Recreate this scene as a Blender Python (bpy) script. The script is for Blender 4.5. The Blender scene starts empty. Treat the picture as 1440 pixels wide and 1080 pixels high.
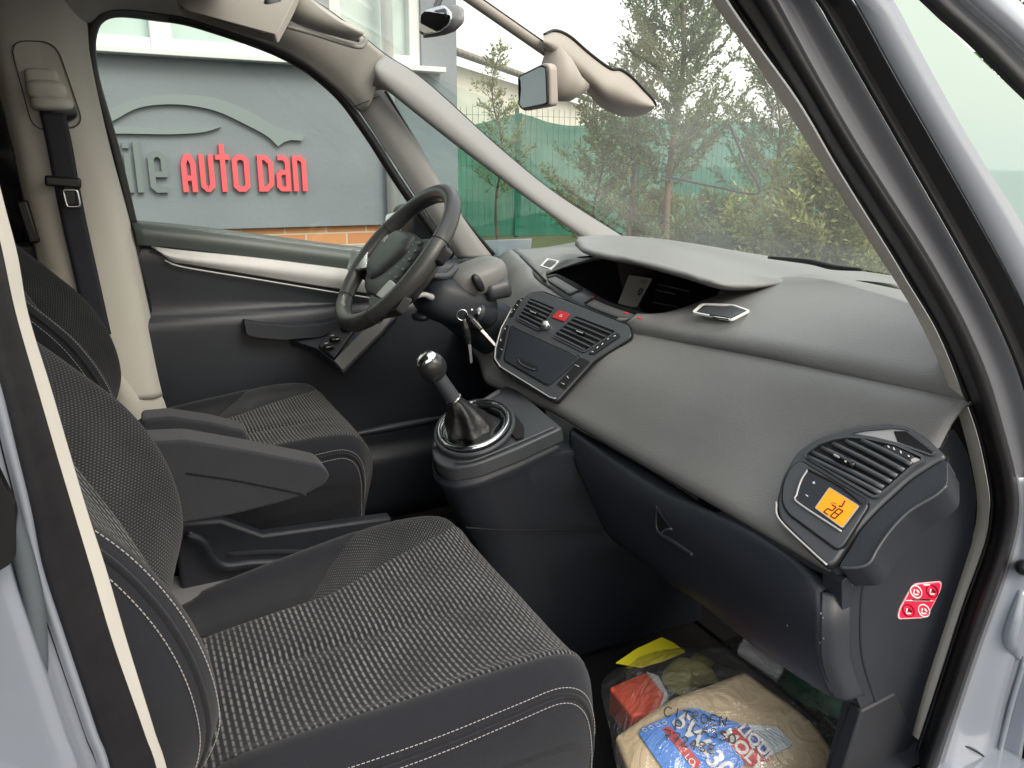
import bpy, bmesh, math, random
from mathutils import Vector, Matrix
import numpy as np
random.seed(7)
R = math.radians
sc = bpy.context.scene
# ------------------------------------------------------------------ camera
CAM = Vector((-0.12, -1.28, 1.25)); YAW, PITCH, ROLL, FPX = R(26.5), R(16), R(0.5), 1085.0
_f = Vector((math.sin(YAW)*math.cos(PITCH), math.cos(YAW)*math.cos(PITCH), -math.sin(PITCH)))
_r = Vector((math.cos(YAW), -math.sin(YAW), 0)); _u = _r.cross(_f)
_r, _u = math.cos(ROLL)*_r + math.sin(ROLL)*_u, -math.sin(ROLL)*_r + math.cos(ROLL)*_u
cd = bpy.data.cameras.new('camera'); cam = bpy.data.objects.new('camera', cd); sc.collection.objects.link(cam)
cam.matrix_world = Matrix(((_r.x, _u.x, -_f.x, CAM.x), (_r.y, _u.y, -_f.y, CAM.y), (_r.z, _u.z, -_f.z, CAM.z), (0, 0, 0, 1)))
cd.sensor_fit = 'HORIZONTAL'; cd.sensor_width = 36; cd.lens = FPX/1440*36; cd.clip_start = 0.02; cd.clip_end = 1000
sc.camera = cam
# ------------------------------------------------------------------ world, sun, exposure (overcast)
SUN_EL, SUN_AZ = 42, 18
w = bpy.data.worlds.new('World'); sc.world = w; w.use_nodes = True
nt = w.node_tree; nt.nodes.clear()
sky = nt.nodes.new('ShaderNodeTexSky'); sky.sky_type = 'NISHITA'; sky.sun_disc = False
sky.sun_elevation = R(SUN_EL); sky.sun_rotation = R(SUN_AZ); sky.air_density = 2; sky.dust_density = 6
bgs = nt.nodes.new('ShaderNodeBackground'); bgs.inputs[1].default_value = 0.06
nt.links.new(sky.outputs[0], bgs.inputs[0])
bgc = nt.nodes.new('ShaderNodeBackground')                      # the even cloud layer over that sky
bgc.inputs[0].default_value = (0.975, 0.958, 0.93, 1); bgc.inputs[1].default_value = 0.62
ads = nt.nodes.new('ShaderNodeAddShader'); wo = nt.nodes.new('ShaderNodeOutputWorld')
nt.links.new(bgs.outputs[0], ads.inputs[0]); nt.links.new(bgc.outputs[0], ads.inputs[1]); nt.links.new(ads.outputs[0], wo.inputs[0])
sl = bpy.data.lights.new('sun', 'SUN'); sl.energy = 0.85; sl.angle = R(25); sl.color = (1, .98, .95)
so = bpy.data.objects.new('sun', sl); sc.collection.objects.link(so)
sd = Vector((math.sin(R(SUN_AZ))*math.cos(R(SUN_EL)), -math.cos(R(SUN_AZ))*math.cos(R(SUN_EL)), math.sin(R(SUN_EL))))
so.rotation_euler = sd.to_track_quat('Z', 'Y').to_euler()
sky.sun_rotation = math.atan2(sd.x, sd.y)
sc.view_settings.view_transform = 'Standard'; sc.view_settings.look = 'None'; sc.view_settings.gamma = 1
sc.view_settings.exposure = 1.05
sc.cycles.use_denoising = True; sc.cycles.max_bounces = 10; sc.cycles.diffuse_bounces = 5; sc.cycles.transparent_max_bounces = 24
sc.cycles.sample_clamp_indirect = 6; sc.cycles.caustics_reflective = False; sc.cycles.caustics_refractive = False

# ------------------------------------------------------------------ helpers
def ray(x, y): return _f + (x-720)/FPX*_r - (y-540)/FPX*_u
def at(x, y, ax, v):
    """point of a real plane (x, y or z = v) that is seen at a photo position: used to measure places"""
    d = ray(x, y); i = 'xyz'.index(ax); return CAM + d*((v-CAM[i])/d[i])
def pl(x, y, p0, n):
    d = ray(x, y); return CAM + d*((Vector(p0)-CAM).dot(n)/d.dot(n))
def ats(L, ax, v): return [at(x, y, ax, v) for x, y in L]

def link(o, parent=None):
    sc.collection.objects.link(o)
    if parent:
        o.parent = parent
        if parent.type == 'EMPTY': o.matrix_parent_inverse = Matrix.Translation(-parent.location)
    return o
def tag(o, label=None, cat=None, group=None, kind=None):
    for k, v in (('label', label), ('category', cat), ('group', group), ('kind', kind)):
        if v: o[k] = v
    return o
def empty(name, loc=(0, 0, 0), **k):
    o = bpy.data.objects.new(name, None); o.location = loc; o.empty_display_size = .1; link(o); return tag(o, **k)
def mesh(name, vs, fs, mat, parent=None, smooth=True, solid=0, off=-1, bevel=0, seg=2, sub=0, uv=None, auto=None):
    me = bpy.data.meshes.new(name); me.from_pydata([tuple(v) for v in vs], [], [tuple(f) for f in fs]); me.update()
    if uv is not None:
        l = me.uv_layers.new(name='UVMap')
        idx = np.zeros(len(me.loops), dtype=np.int32); me.loops.foreach_get('vertex_index', idx)
        l.data.foreach_set('uv', np.array(uv, dtype=np.float32)[idx].ravel())
    me.polygons.foreach_set('use_smooth', [smooth]*len(me.polygons))
    if mat: me.materials.append(mat)
    o = bpy.data.objects.new(name, me); link(o, parent)
    if solid:
        m = o.modifiers.new('s', 'SOLIDIFY'); m.thickness = solid; m.offset = off; m.use_quality_normals = True
    if bevel:
        m = o.modifiers.new('b', 'BEVEL'); m.width = bevel; m.segments = seg; m.limit_method = 'ANGLE'; m.angle_limit = R(30); m.harden_normals = False
    if sub:
        m = o.modifiers.new('u', 'SUBSURF'); m.levels = sub; m.render_levels = sub
    if auto:
        me.set_sharp_from_angle(angle=R(auto))
    return o
def cr(P, n, closed=False):
    """Catmull-Rom through points, resampled evenly to n points"""
    P = [np.array(tuple(p), float) for p in P]; m = len(P)
    if m == 2 and not closed:
        return [Vector(P[0]+(P[1]-P[0])*t/(n-1)) for t in range(n)]
    g = lambda i: P[i % m] if closed else (P[i] if 0 <= i < m else (2*P[0]-P[1] if i < 0 else 2*P[-1]-P[-2]))
    out = []
    for i in range(m if closed else m-1):
        a, b, c, d = g(i-1), g(i), g(i+1), g(i+2)
        for k in range(24):
            t = k/24; out.append(.5*((2*b)+(c-a)*t+(2*a-5*b+4*c-d)*t*t+(3*b-a-3*c+d)*t**3))
    out.append(P[0] if closed else P[-1]); out = np.array(out)
    s = np.concatenate([[0], np.cumsum(np.linalg.norm(np.diff(out, axis=0), axis=1))])
    q = np.linspace(0, s[-1], n, endpoint=not closed)
    return [Vector([np.interp(x, s, out[:, k]) for k in range(out.shape[1])]) for x in q]
def lin(P, n):
    P = np.array([tuple(p) for p in P], float); s = np.concatenate([[0], np.cumsum(np.linalg.norm(np.diff(P, axis=0), axis=1))])
    return [Vector([np.interp(x, s, P[:, k]) for k in range(P.shape[1])]) for x in np.linspace(0, s[-1], n)]
def grid(name, rows, mat, parent=None, closed_u=False, uvs=None, caps=False, **k):
    n, m = len(rows), len(rows[0]); vs = [p for r in rows for p in r]; fs = []
    for i in range(n-1):
        for j in range(m if closed_u else m-1):
            a, b = i*m+j, i*m+(j+1) % m; fs.append((a, b, b+m, a+m))
    if caps: fs.append(tuple(range(m))[::-1]); fs.append(tuple((n-1)*m+j for j in range(m)))
    if uvs is None:
        uvs = []
        for i in range(n):
            d = 0
            for j in range(m):
                if j: d += (rows[i][j]-rows[i][j-1]).length
                e = sum((rows[t][0]-rows[t-1][0]).length for t in range(1, i+1)) if j == 0 else e
                uvs.append((e, d))
    return mesh(name, vs, fs, mat, parent, uv=uvs, **k)
def band(name, curves, mat, parent=None, n=40, m=None, **k):
    """surface lofted smoothly through several 3D curves"""
    C = [cr(c, n) for c in curves]
    if m is None: m = 2 if len(C) == 2 else 8*(len(C)-1)
    cols = [cr([c[i] for c in C], m+1) for i in range(n)]
    return grid(name, cols, mat, parent, **k)
def tube(name, path, r, mat, parent=None, n=None, seg=10, closed=False, flat=1.0, up=None, **k):
    P = cr(path, n or max(8, len(path)*6), closed) if n != 0 else [Vector(p) for p in path]
    N = len(P); rr = r if isinstance(r, (list, tuple)) else [r]
    rad = [float(np.interp(i/(N-1), np.linspace(0, 1, len(rr)), rr)) if len(rr) > 1 else rr[0] for i in range(N)]
    rows = []; prev = None
    for i in range(N):
        t = (P[(i+1) % N]-P[i-1]) if closed else (P[min(i+1, N-1)]-P[max(i-1, 0)])
        t.normalize()
        if up is not None: a = Vector(up)
        elif prev is None: a = Vector((0, 0, 1)) if abs(t.z) < .9 else Vector((1, 0, 0))
        else: a = prev
        a = (a - t*a.dot(t)).normalized(); prev = a; b = t.cross(a)
        rows.append([P[i] + a*math.cos(q)*rad[i]*flat + b*math.sin(q)*rad[i] for q in [2*math.pi*j/seg for j in range(seg)]])
    if closed: rows.append(rows[0])
    return grid(name, rows, mat, parent, closed_u=True, caps=not closed, **k)
def rnd(P, r, n=5):
    """round the corners of a 3D polygon"""
    out = []; m = len(P); P = [Vector(p) for p in P]
    for i in range(m):
        rr = r[i] if isinstance(r, (list, tuple)) else r
        a, b, c = P[i-1], P[i], P[(i+1) % m]; d1, d2 = a-b, c-b
        q = min(rr, d1.length*.48, d2.length*.48)
        if q < 1e-5: out.append(b); continue
        s, e = b+d1.normalized()*q, b+d2.normalized()*q
        for k in range(n+1):
            t = k/n; out.append((1-t)**2*s+2*t*(1-t)*b+t*t*e)
    return out
def pnorm(P):
    n = Vector()
    for i in range(len(P)):
        a, b = Vector(P[i-1]), Vector(P[i]); n += a.cross(b)
    return n.normalized()
def plate(name, P, th, mat, parent=None, bevel=.0015, lift=0, toward=None, seg=2, **k):
    """solid slab from a 3D polygon; its face looks towards `toward` and stands `lift` off the given plane"""
    P = [Vector(p) for p in P]; n = pnorm(P)
    if n.dot((toward or CAM)-P[0]) < 0: P = P[::-1]; n = -n
    m = len(P); vs = [p+n*lift for p in P]+[p+n*(lift-th) for p in P]
    fs = [tuple(range(m)), tuple(range(2*m-1, m-1, -1))]+[(i, i+m, (i+1) % m+m, (i+1) % m) for i in range(m)]
    k.setdefault('smooth', True); k.setdefault('auto', 35)
    return mesh(name, vs, fs, mat, parent, bevel=bevel, seg=seg, **k)
def ring(name, P, wid, th, mat, parent=None, lift=0, r=0, **k):
    """frame that follows a closed 3D polygon: width wid inwards, thickness th"""
    P = [Vector(p) for p in P]; n = pnorm(P)
    if n.dot(CAM-P[0]) < 0: P = P[::-1]; n = -n
    c = sum(P, Vector())/len(P); m = len(P); inn = []
    for i in range(m):
        t = (P[(i+1) % m]-P[i-1]).normalized(); q = n.cross(t)
        inn.append(P[i]+q*wid)
    o, u = n*lift, n*(lift-th)
    vs = [p+o for p in P]+[p+o for p in inn]+[p+u for p in inn]+[p+u for p in P]
    fs = []
    for i in range(m):
        j = (i+1) % m
        for a in range(4): b = (a+1) % 4; fs.append((a*m+i, a*m+j, b*m+j, b*m+i))
    k.setdefault('auto', 35)
    return mesh(name, vs, fs, mat, parent, **k)
def box(name, c, s, mat, parent=None, rot=None, bevel=.004, seg=3, **k):
    vs = [Vector((x*s[0]/2, y*s[1]/2, z*s[2]/2)) for x in (-1, 1) for y in (-1, 1) for z in (-1, 1)]
    if rot is not None:
        M = rot if isinstance(rot, Matrix) else Matrix.Rotation(rot, 3, 'Y'); vs = [M@v for v in vs]
    vs = [v+Vector(c) for v in vs]
    fs = [(0, 1, 3, 2), (4, 6, 7, 5), (0, 4, 5, 1), (2, 3, 7, 6), (0, 2, 6, 4), (1, 5, 7, 3)]
    k.setdefault('auto', 40)
    return mesh(name, vs, fs, mat, parent, bevel=bevel, seg=seg, **k)
def blob(name, c, r, mat, parent=None, rot=None, e=1.0, nu=28, nv=18, **k):
    """superellipsoid"""
    rows = []; sp = lambda t, p: math.copysign(abs(t)**p, t)
    for i in range(nv+1):
        ph = -math.pi/2+math.pi*i/nv; row = []
        for j in range(nu):
            th = 2*math.pi*j/nu
            v = Vector((r[0]*sp(math.cos(ph), e)*sp(math.cos(th), e), r[1]*sp(math.cos(ph), e)*sp(math.sin(th), e), r[2]*sp(math.sin(ph), e)))
            row.append((rot@v if rot is not None else v)+Vector(c))
        rows.append(row)
    return grid(name, rows, mat, parent, closed_u=True, **k)
def prism(name, P, y0, y1, mat, parent=None, bevel=.006, axis='y', seg=3, **k):
    """side outline (two coordinates) extruded along an axis"""
    mk = {'y': lambda a, b, t: (a, t, b), 'x': lambda a, b, t: (t, a, b), 'z': lambda a, b, t: (a, b, t)}[axis]
    m = len(P); vs = [mk(a, b, y0) for a, b in P]+[mk(a, b, y1) for a, b in P]
    fs = [tuple(range(m)), tuple(range(2*m-1, m-1, -1))]+[(i, i+m, (i+1) % m+m, (i+1) % m) for i in range(m)]
    k.setdefault('auto', 35)
    o = mesh(name, vs, fs, mat, parent, bevel=bevel, seg=seg, **k)
    bm = bmesh.new(); bm.from_mesh(o.data); bmesh.ops.recalc_face_normals(bm, faces=bm.faces); bm.to_mesh(o.data); bm.free()
    return o
def join(name, objs, parent=None, mat=None):
    """several built shapes of ONE part become one mesh"""
    dg = bpy.context.evaluated_depsgraph_get(); dg.update(); bm = bmesh.new(); mats = []
    for o in objs:
        me = bpy.data.meshes.new_from_object(o.evaluated_get(dg)); me.transform(o.matrix_world)
        off = len(mats); mm = [m for m in me.materials]; mats += mm; nf = len(bm.faces)
        bm.from_mesh(me); bm.faces.ensure_lookup_table()
        for f in bm.faces[nf:]: f.material_index += off
        bpy.data.meshes.remove(me)
    uniq = []
    for m in mats:
        if m not in uniq: uniq.append(m)
    for f in bm.faces: f.material_index = uniq.index(mats[f.material_index]) if mats else 0
    me = bpy.data.meshes.new(name); bm.to_mesh(me); bm.free()
    for m in uniq: me.materials.append(m)
    for o in objs: bpy.data.objects.remove(o)
    r = bpy.data.objects.new(name, me); link(r, parent); return r
def text(name, body, o, xd, yd, size, mat, parent=None, ext=.001, sx=1.0, off=0.0, align='LEFT', lift=.0005):
    cu = bpy.data.curves.new(name, 'FONT'); cu.body = body; cu.size = size; cu.extrude = ext; cu.offset = off; cu.align_x = align
    t = bpy.data.objects.new(name, cu); link(t)
    X = Vector(xd).normalized(); Y = Vector(yd); Y = (Y-X*Y.dot(X)).normalized(); Z = X.cross(Y)
    dg = bpy.context.evaluated_depsgraph_get(); dg.update()
    me = bpy.data.meshes.new_from_object(t.evaluated_get(dg))
    X = X*sx; p = Vector(o)+Z*lift
    me.transform(Matrix(((X.x, Y.x, Z.x, p.x), (X.y, Y.y, Z.y, p.y), (X.z, Y.z, Z.z, p.z), (0, 0, 0, 1))))
    bpy.data.objects.remove(t); bpy.data.curves.remove(cu); me.materials.clear(); me.materials.append(mat); me.name = name
    r = bpy.data.objects.new(name, me); link(r, parent); return r
def stroke(name, paths, wd, th, mat, parent=None, n=None, O=(0, 0, 0), X=(1, 0, 0), Y=(0, 0, 1), Z=None, bevel=0):
    """flat lettering strokes: each path is a list of (a, b) in the plane O + aX + bY; th = depth along Z"""
    X, Y, O = Vector(X), Vector(Y), Vector(O); Z = Vector(Z) if Z else X.cross(Y).normalized(); vs = []; fs = []
    for ip_, p in enumerate(paths):
        p = [Vector((a, b, 0)) for a, b in p]; clo = len(p) > 3 and (p[0]-p[-1]).length < wd*.2
        if clo: p[-1] = p[0].copy()
        m = len(p); L = []; Rr = []; tz = th*(1-.012*ip_)
        for i in range(m):
            d1 = (p[i]-p[i-1]).normalized() if i else ((p[0]-p[-2]).normalized() if clo else None); d2 = (p[i+1]-p[i]).normalized() if i < m-1 else ((p[1]-p[0]).normalized() if clo else None)
            t = ((d1 or d2)+(d2 or d1)).normalized(); c = max(.5, t.dot(d2 or d1)); q = Vector((-t.y, t.x, 0))*wd/2/c
            L.append(p[i]+q); Rr.append(p[i]-q)
        b = len(vs)
        for k, z in ((0, 0), (1, tz)):
            for v in L+Rr: vs.append(O+X*v.x+Y*v.y+Z*z)
        T = 2*m
        for i in range(m-1):
            fs += [(b+T+i, b+T+i+1, b+T+m+i+1, b+T+m+i), (b+i+1, b+i, b+m+i, b+m+i+1), (b+i, b+i+1, b+T+i+1, b+T+i), (b+m+i+1, b+m+i, b+T+m+i, b+T+m+i+1)]
        if not clo: fs += [(b, b+T, b+T+m, b+m), (b+m-1, b+2*m-1, b+T+2*m-1, b+T+m-1)]
    o = mesh(name, vs, fs, mat, parent, smooth=False, bevel=bevel)
    bm = bmesh.new(); bm.from_mesh(o.data); bmesh.ops.recalc_face_normals(bm, faces=bm.faces); bm.to_mesh(o.data); bm.free()
    return o

# ------------------------------------------------------------------ materials
def mat(name, col, rough=.5, metal=0, spec=.5, bump=0, bscale=200, var=0, vscale=20, coat=0, emis=0, sheen=0, alpha=1, trans=0, coord='Object', detail=4):
    m = bpy.data.materials.new(name); m.use_nodes = True; t = m.node_tree; b = t.nodes['Principled BSDF']
    b.inputs['Base Color'].default_value = (*col, 1); b.inputs['Roughness'].default_value = rough; b.inputs['Metallic'].default_value = metal
    b.inputs['Specular IOR Level'].default_value = spec; b.inputs['Coat Weight'].default_value = coat
    b.inputs['Sheen Weight'].default_value = sheen; b.inputs['Alpha'].default_value = alpha; b.inputs['Transmission Weight'].default_value = trans
    if emis: b.inputs['Emission Color'].default_value = (*col, 1); b.inputs['Emission Strength'].default_value = emis
    tc = t.nodes.new('ShaderNodeTexCoord')
    if bump:
        n = t.nodes.new('ShaderNodeTexNoise'); n.inputs['Scale'].default_value = bscale; n.inputs['Detail'].default_value = detail
        bp = t.nodes.new('ShaderNodeBump'); bp.inputs['Strength'].default_value = bump; bp.inputs['Distance'].default_value = .002
        t.links.new(tc.outputs[coord], n.inputs['Vector']); t.links.new(n.outputs[0], bp.inputs['Height']); t.links.new(bp.outputs[0], b.inputs['Normal'])
    if var:
        n = t.nodes.new('ShaderNodeTexNoise'); n.inputs['Scale'].default_value = vscale; n.inputs['Detail'].default_value = 6
        t.links.new(tc.outputs[coord], n.inputs['Vector'])
        mx = t.nodes.new('ShaderNodeMix'); mx.data_type = 'RGBA'
        mx.inputs[6].default_value = (*[c*(1-var) for c in col], 1); mx.inputs[7].default_value = (*[min(1, c*(1+var)) for c in col], 1)
        t.links.new(n.outputs[0], mx.inputs[0]); t.links.new(mx.outputs[2], b.inputs['Base Color'])
        mr = t.nodes.new('ShaderNodeMapRange'); mr.inputs[3].default_value = max(0.02, rough-.1); mr.inputs[4].default_value = min(1, rough+.1)
        t.links.new(n.outputs[0], mr.inputs[0]); t.links.new(mr.outputs[0], b.inputs['Roughness'])
    return m
M = {}
M['pad'] = mat('dash_pad', (.205, .202, .200), .42, spec=.5, bump=.35, bscale=420, var=.12, vscale=9)
M['hard'] = mat('hard_plastic', (.020, .0235, .032), .48, bump=.15, bscale=500, var=.15, vscale=7)
M['panel'] = mat('panel_plastic', (.060, .065, .074), .36, bump=.06, bscale=600, var=.1, vscale=12)
M['black'] = mat('black_plastic', (.012, .012, .014), .4, var=.1)
M['hole'] = mat('recess_black', (.004, .004, .005), .8)
M['gloss'] = mat('gloss_black', (.01, .01, .011), .12, var=.1)
M['beige'] = mat('beige_trim', (.55, .53, .49), .6, bump=.12, bscale=350, var=.05, vscale=5)
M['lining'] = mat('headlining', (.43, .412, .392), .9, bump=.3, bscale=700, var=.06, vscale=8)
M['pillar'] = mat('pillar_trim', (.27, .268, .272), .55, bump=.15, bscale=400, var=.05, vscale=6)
M['light'] = mat('light_edge_trim', (.70, .665, .60), .55, bump=.08, bscale=300, var=.06, vscale=14)
M['rubber'] = mat('rubber_seal', (.009, .009, .011), .42, spec=.4, bump=.2, bscale=90, var=.25, vscale=30)
M['paint'] = mat('silver_blue_paint', (.235, .26, .31), .30, metal=.1, coat=.8, var=.04, vscale=3)
M['satin'] = mat('satin_silver', (.46, .46, .465), .5, metal=.15, var=.05)
M['chrome'] = mat('chrome', (.82, .83, .84), .09, metal=1)
M['dchrome'] = mat('dark_chrome', (.28, .29, .30), .12, metal=1)
M['leather'] = mat('black_leather', (.010, .010, .011), .40, bump=.9, bscale=90, var=.15)
M['grip'] = mat('wheel_leather', (.05, .051, .053), .32, bump=.12, bscale=400, var=.1)
M['fabric'] = mat('plain_seat_cloth', (.013, .014, .018), .92, bump=.6, bscale=900, var=.22, vscale=60, sheen=.12, spec=.12)
M['side'] = mat('side_seat_cloth', (.016, .0175, .023), .9, bump=.5, bscale=1100, var=.15, vscale=45, sheen=.12, spec=.12)
M['arm'] = mat('armrest_cloth', (.032, .0345, .042), .9, bump=.4, bscale=1100, var=.12, vscale=40, sheen=.15, spec=.12)
M['thread'] = mat('pale_thread', (.30, .295, .29), .8)
M['carpet'] = mat('floor_carpet', (.012, .012, .014), 1, bump=1, bscale=700, var=.3, vscale=300)
M['belt'] = mat('belt_webbing', (.014, .016, .028), .65, bump=.3, bscale=900, var=.1)
M['white'] = mat('white_print', (.75, .75, .75), .5)
M['red'] = mat('hazard_red', (.55, .02, .03), .35)
M['redled'] = mat('red_lamp', (.6, .03, .06), .4)
M['steel'] = mat('steel', (.55, .55, .56), .25, metal=1)
def glassy(name, tint, refl, rough=.02):
    m = bpy.data.materials.new(name); m.use_nodes = True; t = m.node_tree; t.nodes.clear()
    o = t.nodes.new('ShaderNodeOutputMaterial'); tr = t.nodes.new('ShaderNodeBsdfTransparent'); g = t.nodes.new('ShaderNodeBsdfGlossy')
    mx = t.nodes.new('ShaderNodeMixShader'); fr = t.nodes.new('ShaderNodeFresnel'); fr.inputs[0].default_value = 1.5
    mu = t.nodes.new('ShaderNodeMath'); mu.operation = 'MULTIPLY'; mu.inputs[1].default_value = refl
    tr.inputs[0].default_value = (*tint, 1); g.inputs[0].default_value = (1, 1, 1, 1); g.inputs['Roughness'].default_value = rough
    t.links.new(fr.outputs[0], mu.inputs[0]); t.links.new(mu.outputs[0], mx.inputs[0])
    t.links.new(tr.outputs[0], mx.inputs[1]); t.links.new(g.outputs[0], mx.inputs[2]); t.links.new(mx.outputs[0], o.inputs[0]); return m
M['wind'] = glassy('windscreen_glass', (.93, .97, .95), .7)
def dusty(m, amt):           # a thin film of dust and smears that scatters daylight
    t = m.node_tree; o = [n for n in t.nodes if n.type == 'OUTPUT_MATERIAL'][0]; src = o.inputs[0].links[0].from_socket
    d = t.nodes.new('ShaderNodeBsdfTranslucent'); d.inputs[0].default_value = (.85, .87, .85, 1); d2 = t.nodes.new('ShaderNodeBsdfDiffuse'); d2.inputs[0].default_value = (.8, .82, .8, 1)
    a = t.nodes.new('ShaderNodeAddShader'); t.links.new(d.outputs[0], a.inputs[0]); t.links.new(d2.outputs[0], a.inputs[1])
    tc = t.nodes.new('ShaderNodeTexCoord'); n = t.nodes.new('ShaderNodeTexNoise'); n.inputs['Scale'].default_value = 2.2; n.inputs['Detail'].default_value = 7; n.inputs['Distortion'].default_value = .6
    r = t.nodes.new('ShaderNodeMapRange'); r.inputs[1].default_value = .35; r.inputs[2].default_value = .7; r.inputs[3].default_value = amt*.5; r.inputs[4].default_value = amt*1.6
    x = t.nodes.new('ShaderNodeMixShader'); t.links.new(tc.outputs['Object'], n.inputs[0]); t.links.new(n.outputs[0], r.inputs[0]); t.links.new(r.outputs[0], x.inputs[0])
    t.links.new(src, x.inputs[1]); t.links.new(a.outputs[0], x.inputs[2]); t.links.new(x.outputs[0], o.inputs[0])
dusty(M['wind'], .05)
M['sideglass'] = glassy('side_glass', (.84, .92, .90), .5)
M['mirrorglass'] = mat('mirror_glass', (.75, .78, .80), .03, metal=1)

def weave(name, base, hi, pu, pv, kind, swap=False):
    """seat cloth: kind 'dash' = lateral ribs of pale dashes, 'knit' = fine diagonal knit; UV are metres"""
    m = bpy.data.materials.new(name); m.use_nodes = True; t = m.node_tree; b = t.nodes['Principled BSDF']; N = t.nodes.new; K = t.links.new
    b.inputs['Roughness'].default_value = .9; b.inputs['Sheen Weight'].default_value = .1; b.inputs['Specular IOR Level'].default_value = .12
    uv = N('ShaderNodeUVMap'); sp = N('ShaderNodeSeparateXYZ')
    ns = N('ShaderNodeTexNoise'); ns.inputs['Scale'].default_value = 60; ns.inputs['Detail'].default_value = 3
    K(uv.outputs[0], ns.inputs['Vector']); K(uv.outputs[0], sp.inputs[0])
    def mth(op, a, c=None, d=None):
        n = N('ShaderNodeMath'); n.operation = op
        for i, x in enumerate((a, c, d)):
            if x is None: continue
            if isinstance(x, (int, float)): n.inputs[i].default_value = x
            else: K(x, n.inputs[i])
        return n.outputs[0]
    wob = mth('MULTIPLY', mth('SUBTRACT', ns.outputs[0], .5), .0012)
    U = mth('DIVIDE', mth('ADD', sp.outputs[1 if swap else 0], wob), pu); V = mth('DIVIDE', sp.outputs[0 if swap else 1], pv)
    row = mth('FLOOR', U)
    tri = lambda x: mth('SUBTRACT', 1, mth('ABSOLUTE', mth('SUBTRACT', mth('MULTIPLY', mth('FRACT', x), 2), 1)))     # 0..1..0
    a = tri(U); c = tri(mth('ADD', V, mth('MULTIPLY', row, .5)))
    if kind == 'dash':
        ra = mth('SMOOTH_MIN', mth('MULTIPLY', mth('MAXIMUM', mth('SUBTRACT', a, .45), 0), 3.0), 1, .2)
        rc = mth('MINIMUM', mth('MULTIPLY', mth('MAXIMUM', mth('SUBTRACT', c, .22), 0), 4.0), 1)
        f = mth('MULTIPLY', ra, mth('ADD', mth('MULTIPLY', rc, .65), .35))
    else:
        f = mth('MULTIPLY', mth('POWER', a, 1.2), mth('POWER', c, 1.2))
    n2 = N('ShaderNodeTexNoise'); n2.inputs['Scale'].default_value = 12; n2.inputs['Detail'].default_value = 5; K(uv.outputs[0], n2.inputs['Vector'])
    n3 = N('ShaderNodeTexNoise'); n3.inputs['Scale'].default_value = 900; n3.inputs['Detail'].default_value = 2; K(uv.outputs[0], n3.inputs['Vector'])
    f2 = mth('MULTIPLY', f, mth('ADD', mth('MULTIPLY', mth('POWER', n2.outputs[0], 1.6), 1.3), mth('MULTIPLY', n3.outputs[0], .7)))
    mx = N('ShaderNodeMix'); mx.data_type = 'RGBA'; mx.inputs[6].default_value = (*base, 1); mx.inputs[7].default_value = (*hi, 1)
    K(f2, mx.inputs[0]); K(mx.outputs[2], b.inputs['Base Color'])
    bp = N('ShaderNodeBump'); bp.inputs['Strength'].default_value = .8; bp.inputs['Distance'].default_value = .0012
    K(mth('ADD', f, mth('MULTIPLY', n3.outputs[0], .3)), bp.inputs['Height']); K(bp.outputs[0], b.inputs['Normal'])
    return m
M['dash'] = weave('ribbed_dash_cloth', (.013, .014, .0165), (.185, .188, .195), .0074, .0150, 'dash')
M['dashback'] = weave('ribbed_back_cloth', (.013, .014, .0165), (.185, .188, .195), .0074, .0150, 'dash', True)
M['knit'] = weave('fine_knit_cloth', (.010, .011, .013), (.115, .118, .126), .0036, .0062, 'knit')
# ================================================================== THE YARD
def ground():
    g = mat('asphalt', (.075, .075, .073), .9, bump=.6, bscale=60, var=.25, vscale=2)
    mesh('ground', [(-300, -300, 0), (300, -300, 0), (300, 300, 0), (-300, 300, 0)], [(0, 1, 2, 3)], g, smooth=False)['kind'] = 'structure'
    s = mat('grass_ground', (.07, .085, .03), 1, bump=1, bscale=40, var=.5, vscale=6)
    o = mesh('grass', [(2.4, 6.5, .004), (19, 5.2, .004), (20, 13, .004), (2.4, 13, .004)], [(0, 1, 2, 3)], s, smooth=False); tag(o, kind='stuff')
ground()
def brickmat():
    m = bpy.data.materials.new('orange_brick'); m.use_nodes = True; t = m.node_tree; b = t.nodes['Principled BSDF']; K = t.links.new
    tc = t.nodes.new('ShaderNodeTexCoord'); sp = t.nodes.new('ShaderNodeSeparateXYZ'); cb = t.nodes.new('ShaderNodeCombineXYZ')
    K(tc.outputs['Object'], sp.inputs[0]); K(sp.outputs[0], cb.inputs[0]); K(sp.outputs[2], cb.inputs[1])
    br = t.nodes.new('ShaderNodeTexBrick'); K(cb.outputs[0], br.inputs[0])
    br.inputs['Color1'].default_value = (.48, .20, .10, 1); br.inputs['Color2'].default_value = (.55, .27, .12, 1); br.inputs['Mortar'].default_value = (.55, .45, .33, 1)
    br.inputs['Scale'].default_value = 1; br.inputs['Mortar Size'].default_value = .006; br.inputs['Brick Width'].default_value = .25; br.inputs['Row Height'].default_value = .075
    K(br.outputs[0], b.inputs['Base Color']); b.inputs['Roughness'].default_value = .9
    bp = t.nodes.new('ShaderNodeBump'); bp.inputs['Distance'].default_value = .006; bp.invert = True; K(br.outputs['Fac'], bp.inputs['Height']); K(bp.outputs[0], b.inputs['Normal']); return m
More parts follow.
